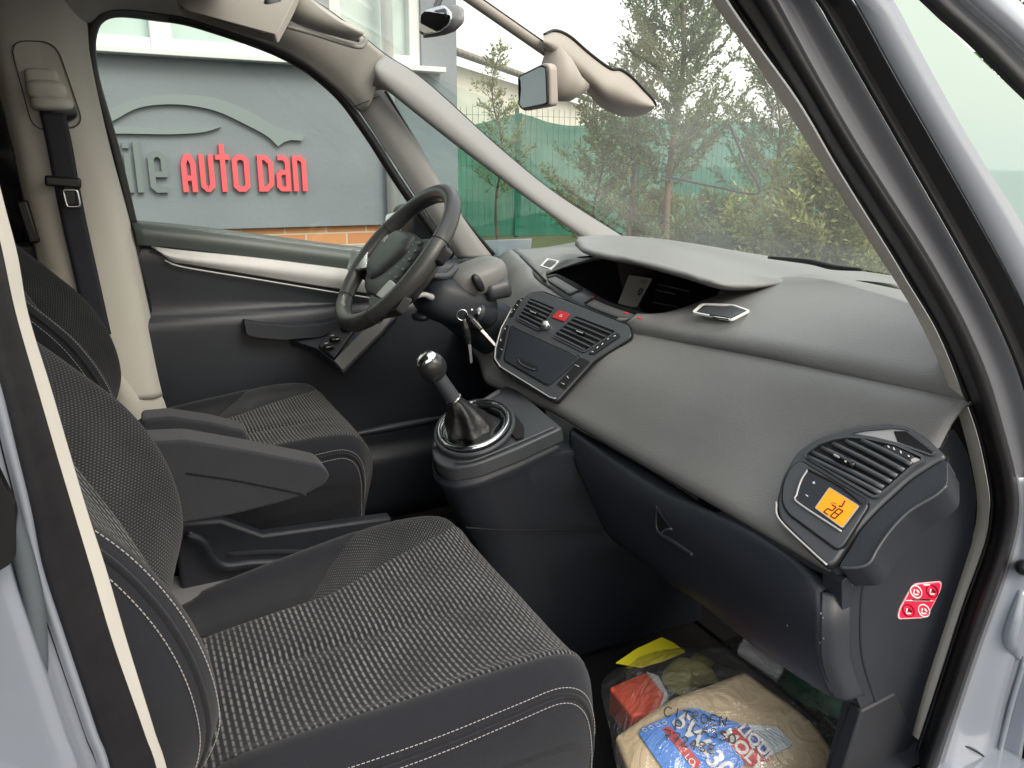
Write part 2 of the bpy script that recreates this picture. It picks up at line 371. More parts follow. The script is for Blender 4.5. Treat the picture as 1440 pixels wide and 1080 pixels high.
def building():
    B = empty('building', (1.86, 3.5, 0), label='slate blue rendered building with white windows above an orange brick plinth', cat='building')
    st = mat('slate_render', (.192, .218, .242), .92, bump=1.0, bscale=38, var=.14, vscale=3)
    wh = mat('white_window_plastic', (.60, .64, .63), .4)
    pane = mat('curtained_pane', (.42, .52, .50), .12, var=.35, vscale=2.5)
    X0, X1, Y = -6.0, 1.86, 3.5; zs, zt = 1.80, 3.2
    # wall pieces: below the windows, between, above
    parts = [box('wall', ((X0+X1)/2, Y+.15, (.87+zs)/2), (X1-X0, .3, zs-.87), st, bevel=0),
             box('wall', ((X0+X1)/2, Y+.15, (zt+6.5)/2), (X1-X0, .3, 6.5-zt), st, bevel=0),
             box('wall', ((1.63+X1)/2, Y+.15, (zs+zt)/2), (X1-1.63, .3, zt-zs), st, bevel=0),
             box('wall', (X1-.15, Y+2.9, 3.68), (.3, 5.2, 5.64), st, bevel=0)]
    for x0, x1 in ((X0, -2.9), (.98, 1.08)):
        parts.append(box('wall', ((x0+x1)/2, Y+.15, (zs+zt)/2), (x1-x0, .3, zt-zs), st, bevel=0))
    join('wall', parts, B)
    o = box('brick_plinth', ((X0+X1)/2-.02, Y+.19, .435), (X1-X0-.04, .3, .87), brickmat(), B, bevel=0)
    box('window_sill', ((-2.9+1.7)/2, Y-.03, zs-.012), (4.7, .14, .03), wh, B, bevel=.004)
    for x0, x1, mul in ((-2.9, -.62, 2), (-.62, .98, 2), (1.08, 1.63, 1)):
        fr = []
        for a, b in ((x0, x0+.07), (x1-.07, x1)): fr.append(box('f', ((a+b)/2, Y+.06, (zs+zt)/2), (.07, .08, zt-zs), wh, bevel=.006))
        for z in (zs+.035, zt-.035): fr.append(box('f', ((x0+x1)/2, Y+.06, z), (x1-x0, .075, .07), wh, bevel=.006))
        for k in range(1, mul): fr.append(box('f', (x0+(x1-x0)*k/mul, Y+.055, (zs+zt)/2), (.11, .085, zt-zs), wh, bevel=.006))
        wn = join('window', fr, B)
        box('pane', ((x0+x1)/2, Y+.09, (zs+zt)/2), (x1-x0-.1, .02, zt-zs-.1), pane, wn, bevel=0)
    dp = tube('drainpipe', [(1.40, Y-.05, .9), (1.40, Y-.05, 6)], .035, wh, B, n=0)
building()
def wallsign():
    S = empty('wall_sign', (.5, 3.46, 1.07), label='raised red and grey lettering AUTO DAN with a car outline on the slate blue wall', cat='sign')
    red = mat('sign_red', (.80, .10, .12), .45); gr = mat('sign_grey', (.15, .18, .185), .6); sw = mat('sign_swoosh', (.195, .232, .236), .6)
    Y = 3.498; X = lambda p: .21+(p-260)*.00394; b, c = 1.078, 1.28; h = .027
    hw = h/2
    def O(x0, x1, z0, z1, cut=.018):
        x0 += hw; x1 -= hw; z0 += hw; z1 -= hw
        return [(x0+cut, z0), (x0, z0+cut), (x0, z1-cut), (x0+cut, z1), (x1-cut, z1), (x1, z1-cut), (x1, z0+cut), (x1-cut, z0), (x0+cut, z0)]
    P = []
    x0, x1 = X(259), X(278); P += [[(x0+hw, b), (x0+hw, c-.05), (x0+hw+.015, c-hw), (x1-hw-.015, c-hw), (x1-hw, c-.05), (x1-hw, b)], [(x0+hw, b+.075), (x1-hw, b+.075)]]
    x0, x1 = X(283), X(302); P += [[(x0+hw, c), (x0+hw, b+hw+.02), (x0+hw+.02, b+hw), (x1-hw-.02, b+hw), (x1-hw, b+hw+.02), (x1-hw, c)]]
    x0, x1 = X(305), X(324); xm = (x0+x1)/2; P += [[(xm, b), (xm, c+.055)], [(x0, c-hw), (x1, c-hw)]]
    P += [O(X(327), X(350), b, c)]
    x0, x1 = X(362), X(384); P += [[(x0, b+hw), (x1-hw-.03, b+hw), (x1-hw, b+hw+.03), (x1-hw, c-hw-.03), (x1-hw-.03, c-hw), (x0, c-hw)], [(x0+hw, b+hw), (x0+hw, c-hw)]]
    x0, x1 = X(388), X(408); P += [[(x0+.012, c-hw), (x1-hw-.02, c-hw), (x1-hw, c-hw-.02), (x1-hw, b)], [(x1-hw, c-.095), (x0+hw+.015, c-.095), (x0+hw, c-.11), (x0+hw, b+hw+.015), (x0+hw+.015, b+hw), (x1-hw, b+hw)]]
    x0, x1 = X(412), X(432); P += [[(x0+hw, b), (x0+hw, c-hw), (x1-hw-.02, c-hw), (x1-hw, c-hw-.02), (x1-hw, b)]]
    stroke('red_lettering', P, h, .028, red, S, O=(0, Y, 0), X=(1, 0, 0), Y=(0, 0, 1), Z=(0, -1, 0))
    P = []; g = c+.012
    x0, x1 = X(218), X(241); P += [[(x1-.006, b+hw), (x0+hw+.02, b+hw), (x0+hw, b+hw+.02), (x0+hw, g-hw-.02), (x0+hw+.02, g-hw), (x1-hw-.02, g-hw), (x1-hw, g-hw-.02), (x1-hw, b+.085)], [(x0+hw-.005, b+.095), (x1-.001, b+.095)]]
    P += [[(X(205), b), (X(205), g+.05)], [(X(192.5), b), (X(192.5), g-.01)], [(X(188), g+.03), (X(196), g+.03)]]
    x0, x1 = X(160), X(182); P += [O(x0, x1, b, g), [(x0+hw, b+hw), (x0+hw, g+.05)]]
    P += [O(X(132), X(154), b, g)]
    stroke('grey_lettering', P, .030, .028, gr, S, O=(0, Y, 0), X=(1, 0, 0), Y=(0, 0, 1), Z=(0, -1, 0))
    q = lambda L: [at(x, y, 'y', 3.5) for x, y in L]
    up = cr(q([(100, 205), (130, 172), (163, 150), (200, 138), (245, 133), (300, 138), (350, 157), (385, 177), (427, 190)]), 40)
    lo = cr(q([(100, 215), (135, 185), (163, 168), (195, 152), (235, 147), (275, 150), (310, 159), (350, 178), (375, 192), (390, 206)]), 40)
    P1 = up+q([(424, 198), (408, 197), (398, 200)])+lo[::-1]
    l2 = cr(q([(110, 182), (165, 178), (240, 182), (280, 181), (310, 178)]), 20)+cr(q([(306, 180), (285, 186), (240, 189), (165, 188), (112, 190)]), 20)
    pr = []
    for L in (P1, l2):
        n = len(L); vs = [(p.x, Y, p.z) for p in L]+[(p.x, Y-.025, p.z) for p in L]
        pr.append(mesh('s', vs, [tuple(range(n, 2*n)), tuple(range(n))[::-1]]+[(i, (i+1) % n, (i+1) % n+n, i+n) for i in range(n)], sw, smooth=False))
    for o in pr:
        bm = bmesh.new(); bm.from_mesh(o.data); bmesh.ops.recalc_face_normals(bm, faces=bm.faces); bm.to_mesh(o.data); bm.free()
    join('car_outline', pr, S)
wallsign()
def outbuilding():
    B = empty('outbuilding', (7, 14, 0), label='low white outbuilding with a grey tiled roof behind the green fence', cat='building')
    a = at(600, 74, 'z', 3.0); b = at(900, 172, 'z', 3.0); d = (b-a).normalized(); q = Vector((-d.y, d.x, 0))
    if q.dot(a-CAM) < 0: q = -q
    tl = mat('old_roof_tile', (.24, .215, .19), .9, bump=1, bscale=30, var=.5, vscale=9)
    wl = mat('pale_outbuilding_wall', (.62, .60, .53), .9, var=.15, vscale=2)
    a0, b0 = a+d*-1, b+d*8
    vs = [Vector((p.x, p.y, z)) for p in (a0, b0, b0+q*5, a0+q*5) for z in (0, 2.95)]
    mesh('wall', vs, [(0, 2, 3, 1), (2, 4, 5, 3), (4, 6, 7, 5), (6, 0, 1, 7), (1, 3, 5, 7)], wl, B, smooth=False)
    r0, r1 = a0-q*.35-d*.3, b0-q*.35+d*.3; nrow = 90; rows = []
    L = (r1-r0).length
    for i in range(int(L/.06)):
        base = r0+d*(i*.06); wv = .03*abs(math.sin(i*.06*math.pi/.24)); rows.append([base+q*s+Vector((0, 0, .02+s*.32+wv)) for s in (0, .6, 1.2, 1.8, 2.4, 3.0)])
    grid('roof', rows, tl, B, solid=.08)
outbuilding()
# fence with green netting
F0, F1 = at(727, 155, 'z', 2.1), at(1060, 165, 'z', 2.1); F0.z = F1.z = 0
FD = (F1-F0).normalized(); FN = Vector((FD.y, -FD.x, 0)); FS = (F1-F0).length/2
if FN.dot(F0-CAM) > 0: FN = -FN
def fence():
    Fn = empty('mesh_fence', F0, label='wire mesh fence on dark posts hung with green shade netting behind the trees', cat='fence')
    pm = mat('post_green', (.025, .045, .04), .5); wm = mat('green_wire', (.03, .10, .075), .5)
    nm = mat('green_netting', (.027, .18, .13), .85, bump=.7, bscale=7, var=.85, vscale=.9, detail=8)
    t = nm.node_tree; o = t.nodes['Material Output']; b = t.nodes['Principled BSDF']; tr = t.nodes.new('ShaderNodeBsdfTransparent'); mx = t.nodes.new('ShaderNodeMixShader')
    mx.inputs[0].default_value = .10; tl = t.nodes.new('ShaderNodeBsdfTranslucent'); tl.inputs[0].default_value = (.04, .31, .21, 1); m2 = t.nodes.new('ShaderNodeMixShader'); m2.inputs[0].default_value = .35
    t.links.new(b.outputs[0], m2.inputs[1]); t.links.new(tl.outputs[0], m2.inputs[2]); t.links.new(m2.outputs[0], mx.inputs[1]); t.links.new(tr.outputs[0], mx.inputs[2]); t.links.new(mx.outputs[0], o.inputs[0])
    for k in range(-1, 7):
        p = F0+FD*FS*k
        box('post', (p.x, p.y, 1.08), (.06, .06, 2.16), pm, Fn, bevel=.004, rot=Matrix.Rotation(math.atan2(FD.y, FD.x), 3, 'Z'))
    for k in range(-1, 6):
        p = F0+FD*FS*k+FN*.04; rows = []; n = 60; rnd_ = random.Random(k+3)
        ph = [rnd_.uniform(0, 6) for _ in range(4)]; sag = rnd_.uniform(.04, .20)
        for i in range(n+1):
            s = i/n; row = []
            for j in range(13):
                z = .03+(2.0-sag*math.sin(math.pi*s)+.03*math.sin(9*s+ph[0]))*j/12
                dep = .05*math.sin(14*s+ph[1]+z*2)+.07*math.sin(5*s+ph[2]-1.5*z)+.045*abs(math.sin(19*s+ph[3]+2.2*z))+.03*math.sin(31*s-4*z)
                row.append(p+FD*((s*1.05-.025)*FS)+FN*(.05+dep*.6)+Vector((0, 0, z)))
            rows.append(row)
        grid('netting', rows, nm, Fn)
        vs = []; fs = []; w_ = .0026
        def bar(a, c, ax):
            b0 = len(vs)
            for P in (a, c):
                for s in (-1, 1): vs.append(P+ax*s*w_+FN*.004); vs.append(P+ax*s*w_-FN*.004)
            fs.extend([(b0, b0+2, b0+6, b0+4), (b0+1, b0+5, b0+7, b0+3), (b0, b0+4, b0+5, b0+1), (b0+2, b0+3, b0+7, b0+6)])
        q = F0+FD*FS*k+FN*.16
        for i in range(1, int(FS/.10)): bar(q+FD*(i*.10)+Vector((0, 0, .05)), q+FD*(i*.10)+Vector((0, 0, 2.12)), FD)
        for j in range(1, 11): bar(q+Vector((0, 0, j*.2)), q+FD*FS+Vector((0, 0, j*.2)), Vector((0, 0, 1)))
        mesh('wire_panel', vs, fs, wm, Fn, smooth=False)
fence()
# conifers
def leafmat(name, c, c2):
    m = mat(name, c, .75); t = m.node_tree; b = t.nodes['Principled BSDF']
    g = t.nodes.new('ShaderNodeNewGeometry'); mx = t.nodes.new('ShaderNodeMix'); mx.data_type = 'RGBA'
    mx.inputs[6].default_value = (*c, 1); mx.inputs[7].default_value = (*c2, 1)
    t.links.new(g.outputs['Random Per Island'], mx.inputs[0]); t.links.new(mx.outputs[2], b.inputs['Base Color'])
    tl = t.nodes.new('ShaderNodeBsdfTranslucent'); t.links.new(mx.outputs[2], tl.inputs[0]); ms = t.nodes.new('ShaderNodeMixShader'); ms.inputs[0].default_value = .3
    t.links.new(b.outputs[0], ms.inputs[1]); t.links.new(tl.outputs[0], ms.inputs[2]); t.links.new(ms.outputs[0], t.nodes['Material Output'].inputs[0]); return m
LG = leafmat('cypress_green', (.095, .145, .055), (.20, .265, .105)); LY = leafmat('cypress_yellow_green', (.18, .22, .065), (.35, .38, .13))
BK = mat('conifer_bark', (.17, .11, .08), .9, bump=1, bscale=60, var=.4, vscale=15)
def conifer(px, dist, h, spread, lm, label, seed, z0=.35, nb=80, dens=1.0, lean=0, name='conifer_tree', droop=0, group='conifers in front of the fence'):
    rn = random.Random(seed); d = ray(px, 300); d.z = 0; d.normalize(); base = Vector((CAM.x, CAM.y, 0))+d*dist
    T = empty(name, base, label=label, cat='tree' if h > 1.6 else 'shrub', group=group)
    tp = [base+Vector((math.sin(i*1.3+seed)*.04*i/4+lean*i/8, math.cos(i*1.7+seed)*.03*i/4, h*i/8)) for i in range(9)]
    tb = tube('trunk', tp, [.024*h/3, .016*h/3, .004], BK, T, seg=7)
    tps = cr(tp, 60); vs = []; fs = []; tv = []; tf = []
    def leaf(p, dr, L, W):
        s = dr.cross(Vector((rn.gauss(0, 1), rn.gauss(0, 1), rn.gauss(0, 1)))).normalized()*W
        b = len(vs); vs.extend([p-s*.4, p+dr*L*.5-s, p+dr*L, p+dr*L*.5+s]); fs.append((b, b+1, b+2, b+3))
    def twig(p, q, r):
        a = (q-p).cross(Vector((0, 0, 1))).normalized()*r; c = (q-p).cross(a).normalized()*r; b = len(tv)
        tv.extend([p+a, p-a*.5+c, p-a*.5-c, q]); tf.extend([(b, b+1, b+3), (b+1, b+2, b+3), (b+2, b, b+3)])
    for i in range(nb):
        f = z0+(1-z0)*((i+rn.random())/nb)**.9; c = tps[min(59, int(f*59))]
        R_ = spread*(1-(f-z0)/(1-z0)*.93)*rn.uniform(.55, 1.15)*(.75 if f < z0+.1 else 1)
        az = i*2.4+rn.uniform(-.5, .5); el = R(rn.uniform(15, 50)) - droop
        dr = Vector((math.cos(az)*math.cos(el), math.sin(az)*math.cos(el), math.sin(el)))
        prev = c; n = max(3, int(R_/.06)); up = Vector((0, 0, .05))
        for k in range(n):
            cur = prev+(dr+Vector((rn.gauss(0, .12), rn.gauss(0, .12), rn.gauss(0, .12))))*R_/n; dr = (dr+up).normalized()
            twig(prev, cur, .006*(1-k/n)+.002)
            s = k/n
            for q in range(int((3 if s > .15 else 1)*dens+rn.random())):
                sd_ = (dr+Vector((rn.gauss(0, .6), rn.gauss(0, .6), rn.gauss(.1, .5)))).normalized(); pp = prev.lerp(cur, rn.random()); sl_ = rn.uniform(.07, .17)*(1.1-s*.4)
                for z in range(6):
                    leaf(pp+sd_*sl_*z/6+Vector((rn.gauss(0, .006), rn.gauss(0, .006), rn.gauss(0, .006))), (sd_+Vector((rn.gauss(0, .35), rn.gauss(0, .35), rn.gauss(0, .35)))).normalized(), rn.uniform(.03, .055), rn.uniform(.006, .011))
            prev = cur
    mesh('limb', tv, tf, BK, T, smooth=False); mesh('crown', vs, fs, lm, T, smooth=False)
conifer(940, 7.6, 4.4, 1.15, LG, 'tallest feathery conifer in the middle of the windscreen with a crown spreading above the fence', 3, nb=155, dens=1.5, z0=.22)
conifer(885, 8.6, 3.25, .62, LG, 'slim conifer with a single thin leader rising just beside the mirror mount', 5, nb=80, dens=1.2, z0=.25)
conifer(838, 9.0, 2.1, .95, LY, 'short sparse conifer below the mirror mount at fence height', 8, nb=70, dens=1.3, z0=.15)
conifer(1165, 5.4, 1.62, .85, LY, 'bushy yellow green conifer close to the windscreen edge', 12, nb=120, dens=2.6, z0=.1)
conifer(1080, 8.4, 2.75, 1.0, LG, 'dark green conifer leaning over the fence post', 15, nb=80, dens=1.2, z0=.3)
conifer(700, 9.2, 2.45, .55, LY, 'young yellowish conifer between the building corner and the first fence post', 21, nb=40, dens=1.1, z0=.35)
conifer(1020, 6.4, .95, .95, LG, 'low spreading conifer shrub at the foot of the tallest tree', 25, nb=70, dens=2.0, z0=.05, name='conifer_shrub')
conifer(1240, 7.2, 2.1, 1.0, LY, 'broad conifer half hidden by the windscreen pillar', 27, nb=90, dens=2.0, z0=.15)
conifer(925, 8.9, .9, .9, LY, 'low yellow green conifer shrub rooted close to the fence', 31, nb=60, dens=1.8, z0=.05, name='conifer_shrub')
conifer(1425, 9.5, 4.6, 1.3, LG, 'tall conifer beyond the outer edge of the windscreen pillar', 34, nb=110, dens=1.6, z0=.3)
# ================================================================== THE CAR: shell
CAR = empty('car', (0.4, 0, 0), label='silver blue family car with charcoal cloth seats, its passenger doorway open', cat='car')
rows3 = lambda *c: [ats(L, 'y', y) if isinstance(y, (int, float)) else [at(p[0], p[1], 'y', q) for p, q in zip(L, y)] for L, y in c]
# ---- floor and bulkhead
fl = box('floor', (-.1, 0, .21), (3.0, 1.5, .06), M['carpet'], CAR, bevel=.01)
mesh('bulkhead', [(1.22, -.74, .2), (1.22, .78, .2), (1.22, .78, .98), (1.22, -.74, .98), (.95, -.74, .24), (.95, .78, .24)], [(0, 1, 2, 3), (0, 4, 5, 1)], M['carpet'], CAR, smooth=False, solid=.01)
# ---- roof
rl = []; sk = []
for i in range(22):
    x = .12-1.75*i/21; rl.append([Vector((x, y, 1.655-.02*max(0, -x)-.42*max(0, abs(y)-.50)**1.3)) for y in np.linspace(-.69, .68, 25)])
    sk.append([Vector((x, y, 1.70-.02*max(0, -x)-.42*max(0, abs(y)-.46)**1.3)) for y in np.linspace(-.76, .76, 25)])
grid('roof_lining', rl, M['lining'], CAR); grid('roof', sk, M['paint'], CAR, solid=.004)
mesh('header_rail', [(.12, -.69, 1.60), (.12, .68, 1.60), (.12, .76, 1.69), (.12, -.76, 1.69)], [(0, 1, 2, 3)], M['lining'], CAR, smooth=False, solid=.01)
# ---- far side: roof rail, pillars
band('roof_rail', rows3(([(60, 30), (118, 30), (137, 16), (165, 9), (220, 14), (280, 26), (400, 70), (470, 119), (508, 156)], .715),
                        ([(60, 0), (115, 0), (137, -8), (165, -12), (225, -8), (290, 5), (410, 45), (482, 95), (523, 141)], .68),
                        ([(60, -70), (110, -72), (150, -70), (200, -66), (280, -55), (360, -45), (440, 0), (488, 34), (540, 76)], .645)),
     M['lining'], CAR, n=60, solid=.008)  # same trim as the pillars; the lighter colour stands in for missing light
bp_ = band('pillar_trim', rows3(([(-45, -40), (-20, 60), (0, 130), (18, 200), (40, 300), (62, 400), (98, 560)], .70),
                                ([(0, -45), (10, 60), (28, 140), (50, 240), (78, 340), (105, 440), (135, 565)], .668),
                                ([(80, -40), (82, 40), (92, 120), (128, 240), (160, 340), (185, 440), (208, 560)], .672),
                                ([(104, -40), (119, 28), (125, 85), (150, 200), (182, 322), (208, 440), (232, 555)], .715)),
           M['beige'], CAR, n=70, solid=.006)
# cover plate outline of the belt height adjuster, joint line, belt guide
cov = rnd([at(14, 58, 'y', .664), at(78, 60, 'y', .664), at(118, 178, 'y', .664), at(48, 184, 'y', .664)], .03)
cv = plate('adjuster_cover', cov, .008, M['beige'], bp_, bevel=.002, lift=.004)
ring('cover_gap', [p+Vector((0, -.006, 0)) for p in cov], -.0022, .003, M['hard'], bp_)
sbx = at(66, 134, 'y', .635)
g1 = blob('belt_guide', sbx+Vector((0, .012, .01)), (.036, .026, .020), M['beige'], bp_, e=.6)
blob('guide_lower', sbx+Vector((.006, .008, -.016)), (.039, .028, .015), M['beige'], bp_, e=.7)
blob('guide_button', sbx+Vector((-.005, .018, .030)), (.030, .014, .022), M['beige'], bp_, e=.45)
blob('guide_slot', sbx+Vector((.016, .016, -.030)), (.034, .020, .020), M['black'], bp_, e=.8)
band('pillar_foot', rows3(([(175, 430), (200, 500), (232, 556), (238, 600)], .70), ([(130, 440), (150, 510), (180, 560), (190, 600)], .655), ([(95, 445), (110, 520), (130, 560), (140, 600)], .69)), M['beige'], bp_, n=20, solid=.004)
# belt
def strap(name, pts, wd, mt, parent=None):
    P = cr(pts, 40); rows = []
    for i, p in enumerate(P): rows.append([p+Vector((wd/2*s, 0, -.002*abs(s))) for s in (-1, -.6, 0, .6, 1)])
    return grid(name, rows, mt, parent, solid=.0016, off=0)
bl = strap('seat_belt', [at(74, 158, 'y', .632), at(84, 205, 'y', .635), at(93, 255, 'y', .635), at(104, 310, 'y', .64), at(122, 390, 'y', .645), at(140, 470, 'y', .65)], .047, M['belt'], CAR)
bk = at(89, 256, 'y', .622)
box('belt_tongue', bk, (.066, .014, .022), M['black'], bl, bevel=.005, rot=R(6)); box('tongue_lug', bk+Vector((.008, 0, -.028)), (.020, .006, .040), M['black'], bl, bevel=.003)
t0 = bk+Vector((.010, -.003, -.030)); lo_ = rnd([t0+Vector((-.013, 0, .014)), t0+Vector((.013, 0, .014)), t0+Vector((.015, 0, -.020)), t0+Vector((-.010, 0, -.020))], .006)
tube('tongue_loop', lo_, .0028, M['steel'], bl, n=0, seg=8, closed=True)
# A pillar, quarter-light pillar
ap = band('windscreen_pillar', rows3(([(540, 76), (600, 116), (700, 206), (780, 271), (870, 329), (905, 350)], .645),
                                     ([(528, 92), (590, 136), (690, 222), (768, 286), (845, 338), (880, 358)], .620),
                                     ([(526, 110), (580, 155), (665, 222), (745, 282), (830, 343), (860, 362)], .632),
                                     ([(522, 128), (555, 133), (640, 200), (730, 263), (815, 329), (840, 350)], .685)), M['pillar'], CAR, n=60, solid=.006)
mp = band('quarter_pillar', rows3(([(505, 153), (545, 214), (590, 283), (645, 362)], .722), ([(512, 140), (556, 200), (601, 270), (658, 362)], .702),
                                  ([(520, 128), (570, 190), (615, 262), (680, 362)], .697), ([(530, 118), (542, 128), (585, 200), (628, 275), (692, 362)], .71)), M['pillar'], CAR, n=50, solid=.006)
tube('joint_line', [at(497, 150, 'y', .69), at(515, 143, 'y', .676), at(534, 135, 'y', .68)], .0012, M['hard'], mp)
box('airbag_badge', at(516, 102, 'y', .665), (.05, .004, .022), M['pillar'], ap, rot=R(32), bevel=.008)
tube('screen_edge', ats([(330, -70), (400, -25), (440, 1), (488, 35), (540, 77), (600, 117), (700, 207), (780, 272), (872, 331)], 'y', .652), .0045, M['rubber'], CAR, n=60)
tube('quarter_edge', ats([(541, 128), (580, 195), (625, 275), (694, 358)], 'y', .705)+[], .006, M['rubber'], mp, n=30)
# ---- windscreen
ws = []
side = [(.12, 1.635), (.33, 1.60), (.6, 1.445), (.8, 1.30), (.98, 1.178), (1.22, 1.045)]; mid = [(.12, 1.655), (.42, 1.555), (.60, 1.485), (.82, 1.378), (1.05, 1.225), (1.33, 1.03)]
nr = [(.12, 1.635), (.38, 1.585), (.63, 1.42), (.82, 1.31), (1.0, 1.18), (1.24, 1.035)]
S1 = cr([(x, .665, z) for x, z in side], 40); S2 = cr([(x, 0, z) for x, z in mid], 40); S3 = cr([(x, -.70, z) for x, z in nr], 40)
for i in range(40):
    row = []
    for j in range(25):
        t = -1+2*j/24; a = S1[i] if t > 0 else S3[i]; k = abs(t)**2.2
        p = S2[i].lerp(a, k); p.y = a.y*abs(t) if t else 0; row.append(p)
    ws.append(row)
wsc = grid('windscreen', ws, M['wind'], CAR)
tube('header_edge', [ws[0][j] for j in range(25)], .008, M['rubber'], wsc, n=0)
# tax sticker outline, as the bent wire-thin line on the glass
def on_glass(x, y):
    best = None
    d = ray(x, y)
    for i in range(39):
        for j in range(24):
            a, b, c = ws[i][j], ws[i][j+1], ws[i+1][j]
            n = (b-a).cross(c-a); q = d.dot(n)
            if abs(q) < 1e-9: continue
            t = (a-CAM).dot(n)/q; p = CAM+d*t
            u, v = (p-a).dot((b-a).normalized())/(b-a).length, (p-a).dot((c-a).normalized())/(c-a).length
            if -.1 <= u <= 1.1 and -.1 <= v <= 1.1 and t > 0: return p
    return at(x, y, 'x', 1.0)
tube('wiper_arm', [on_glass(*p)+Vector((.012, 0, .008)) for p in ((1018, 180), (1040, 232), (1060, 277), (1000, 268), (925, 252))], .0028, M['black'], wsc, n=40)
tube('wiper_blade', [on_glass(*p)+Vector((.01, 0, .008)) for p in ((1075, 368), (1130, 374), (1165, 382), (1205, 386))], [.003, .005, .006, .003], M['black'], wsc)
# ---- far door
dgl = band('door_window', [[(x, .765, z) for x, z in ((-.20, 1.05), (.2, 1.03), (.85, .98))], [(x, .72, z) for x, z in ((-.20, 1.58), (.2, 1.58), (.85, 1.40))]], M['sideglass'], CAR, n=10)
mesh('quarter_window', [at(530, 118, 'y', .715), at(640, 365, 'y', .74), at(850, 365, 'y', .72), at(640, 195, 'y', .69)], [(0, 1, 2, 3)], M['sideglass'], CAR, smooth=False)
xs = np.linspace(-.14, 1.0, 24); prof = [(1.07, .735), (1.045, .712), (1.0, .712), (.93, .716), (.895, .712), (.880, .694), (.86, .690), (.75, .692), (.62, .70), (.50, .69), (.45, .66), (.32, .66), (.26, .70)]
P_ = [cr([(x, y, z-.095*max(0, x-(-.1)) if z > .9 else z) for z, y in prof], 60) for x in xs]
dr = grid('door', P_, M['hard'], CAR, solid=.01)
band('belt_moulding', rows3(([(183, 309), (260, 316), (350, 327), (440, 339), (545, 352)], .752), ([(186, 314), (260, 322), (350, 333), (440, 345), (540, 358)], .715),
                            ([(190, 326), (260, 334), (350, 345), (440, 357), (535, 370)], .700), ([(193, 345), (260, 351), (350, 362), (440, 373), (530, 386)], .706)), mat('belt_plastic', (.085, .10, .10), .45, bump=.1, bscale=400), dr, n=30, solid=.004)
si = band('silver_insert', rows3(([(213, 346), (225, 348), (260, 352), (350, 361), (440, 372), (530, 384)], .703),
                                 ([(215, 347), (232, 358), (262, 365), (350, 376), (440, 388), (525, 400)], .694),
                                 ([(217, 348), (240, 367), (265, 372), (350, 386), (440, 401), (520, 413)], .700)), M['satin'], dr, n=40, solid=.003)
tube('insert_lip', ats([(232, 366), (250, 374), (300, 383), (350, 391), (440, 406), (520, 419)], 'y', .700), .0020, M['satin'], dr, n=30)
gh = plate('grab_handle', rnd(ats([(343, 451), (372, 456), (410, 459), (450, 457), (482, 449), (478, 462), (452, 474), (400, 478), (362, 475), (347, 471)], 'y', .648), .006), .034, M['hard'], dr, bevel=.008, seg=4)
sp0 = at(472, 478, 'y', .625); sn = Vector((-.15, -.55, .82)).normalized(); SW = lambda x, y: pl(x, y, sp0, sn)
plate('armrest', rnd([SW(405, 474), SW(455, 464), SW(492, 440), SW(560, 440), SW(482, 521), SW(470, 508), SW(446, 488)], .01), .022, M['hard'], dr, bevel=.006, lift=-.006)
sw = plate('window_switches', rnd([SW(447, 487), SW(479, 453), SW(500, 463), SW(470, 505)], .006), .02, M['black'], dr, bevel=.002, lift=.004)
plate('armrest_trim', rnd([SW(470, 508), SW(482, 521), SW(537, 466), SW(552, 446), SW(530, 446)], .004), .012, mat('armrest_trim_grey', (.14, .135, .13), .5), dr, bevel=.002, lift=.003)
for x, y in ((484, 461), (491, 466), (468, 476), (475, 481), (459, 487), (462, 492)):
    c = SW(x, y)+sn*.0115; box('switch_mark', c, (.008, .005, .0012), M['white'], sw, bevel=0, rot=R(-8))
for x, y in ((487, 464), (471, 479), (462, 490)):
    c = SW(x, y)+sn*.004; blob('switch', c, (.014, .011, .006), M['gloss'], sw, e=.6)
sl_ = cr(ats([(186, 318), (160, 210), (134, 120), (127, 80), (127, 50), (137, 26), (163, 16), (215, 21), (280, 33), (400, 77), (470, 127), (515, 185), (560, 255), (605, 320), (635, 360)], 'y', .735), 110)
tube('door_seal', sl_, .0125, M['rubber'], CAR, n=0, seg=10)
tube('seal_lower', ats([(186, 316), (192, 350), (208, 440), (236, 570)], 'y', .722), .012, M['rubber'], CAR, n=20)
# rear part of the far side
box('rear_door_trim', (-.86, .745, .65), (1.30, .04, .84), M['hard'], CAR, bevel=.01)
box('rear_window', (-.83, .745, 1.32), (1.30, .006, .60), mat('tinted_glass', (.01, .012, .014), .08), CAR, bevel=0)
box('tailgate', (-1.62, 0, .95), (.05, 1.5, 1.45), M['hard'], CAR, bevel=.01)
# rear-door latch plate between the pillar and the driver's seat
box('latch_cover', at(40, 312, 'y', .68), (.022, .02, .09), M['black'], CAR, bevel=.005, rot=R(-8))
# ---- far exterior mirror
em = blob('wing_mirror', at(569, 316, 'y', .95)+Vector((.03, 0, -.002)), (.050, .105, .062), M['black'], CAR, e=.6)
mr = plate('mirror_pane', rnd([at(545, 302, 'y', .99), at(562, 297, 'y', .95), at(592, 312, 'y', .88), at(590, 335, 'y', .88), at(546, 334, 'y', .98)], .014), .006, mat('dim_mirror', (.45, .50, .48), .05, metal=1), em, bevel=.002, lift=.012)
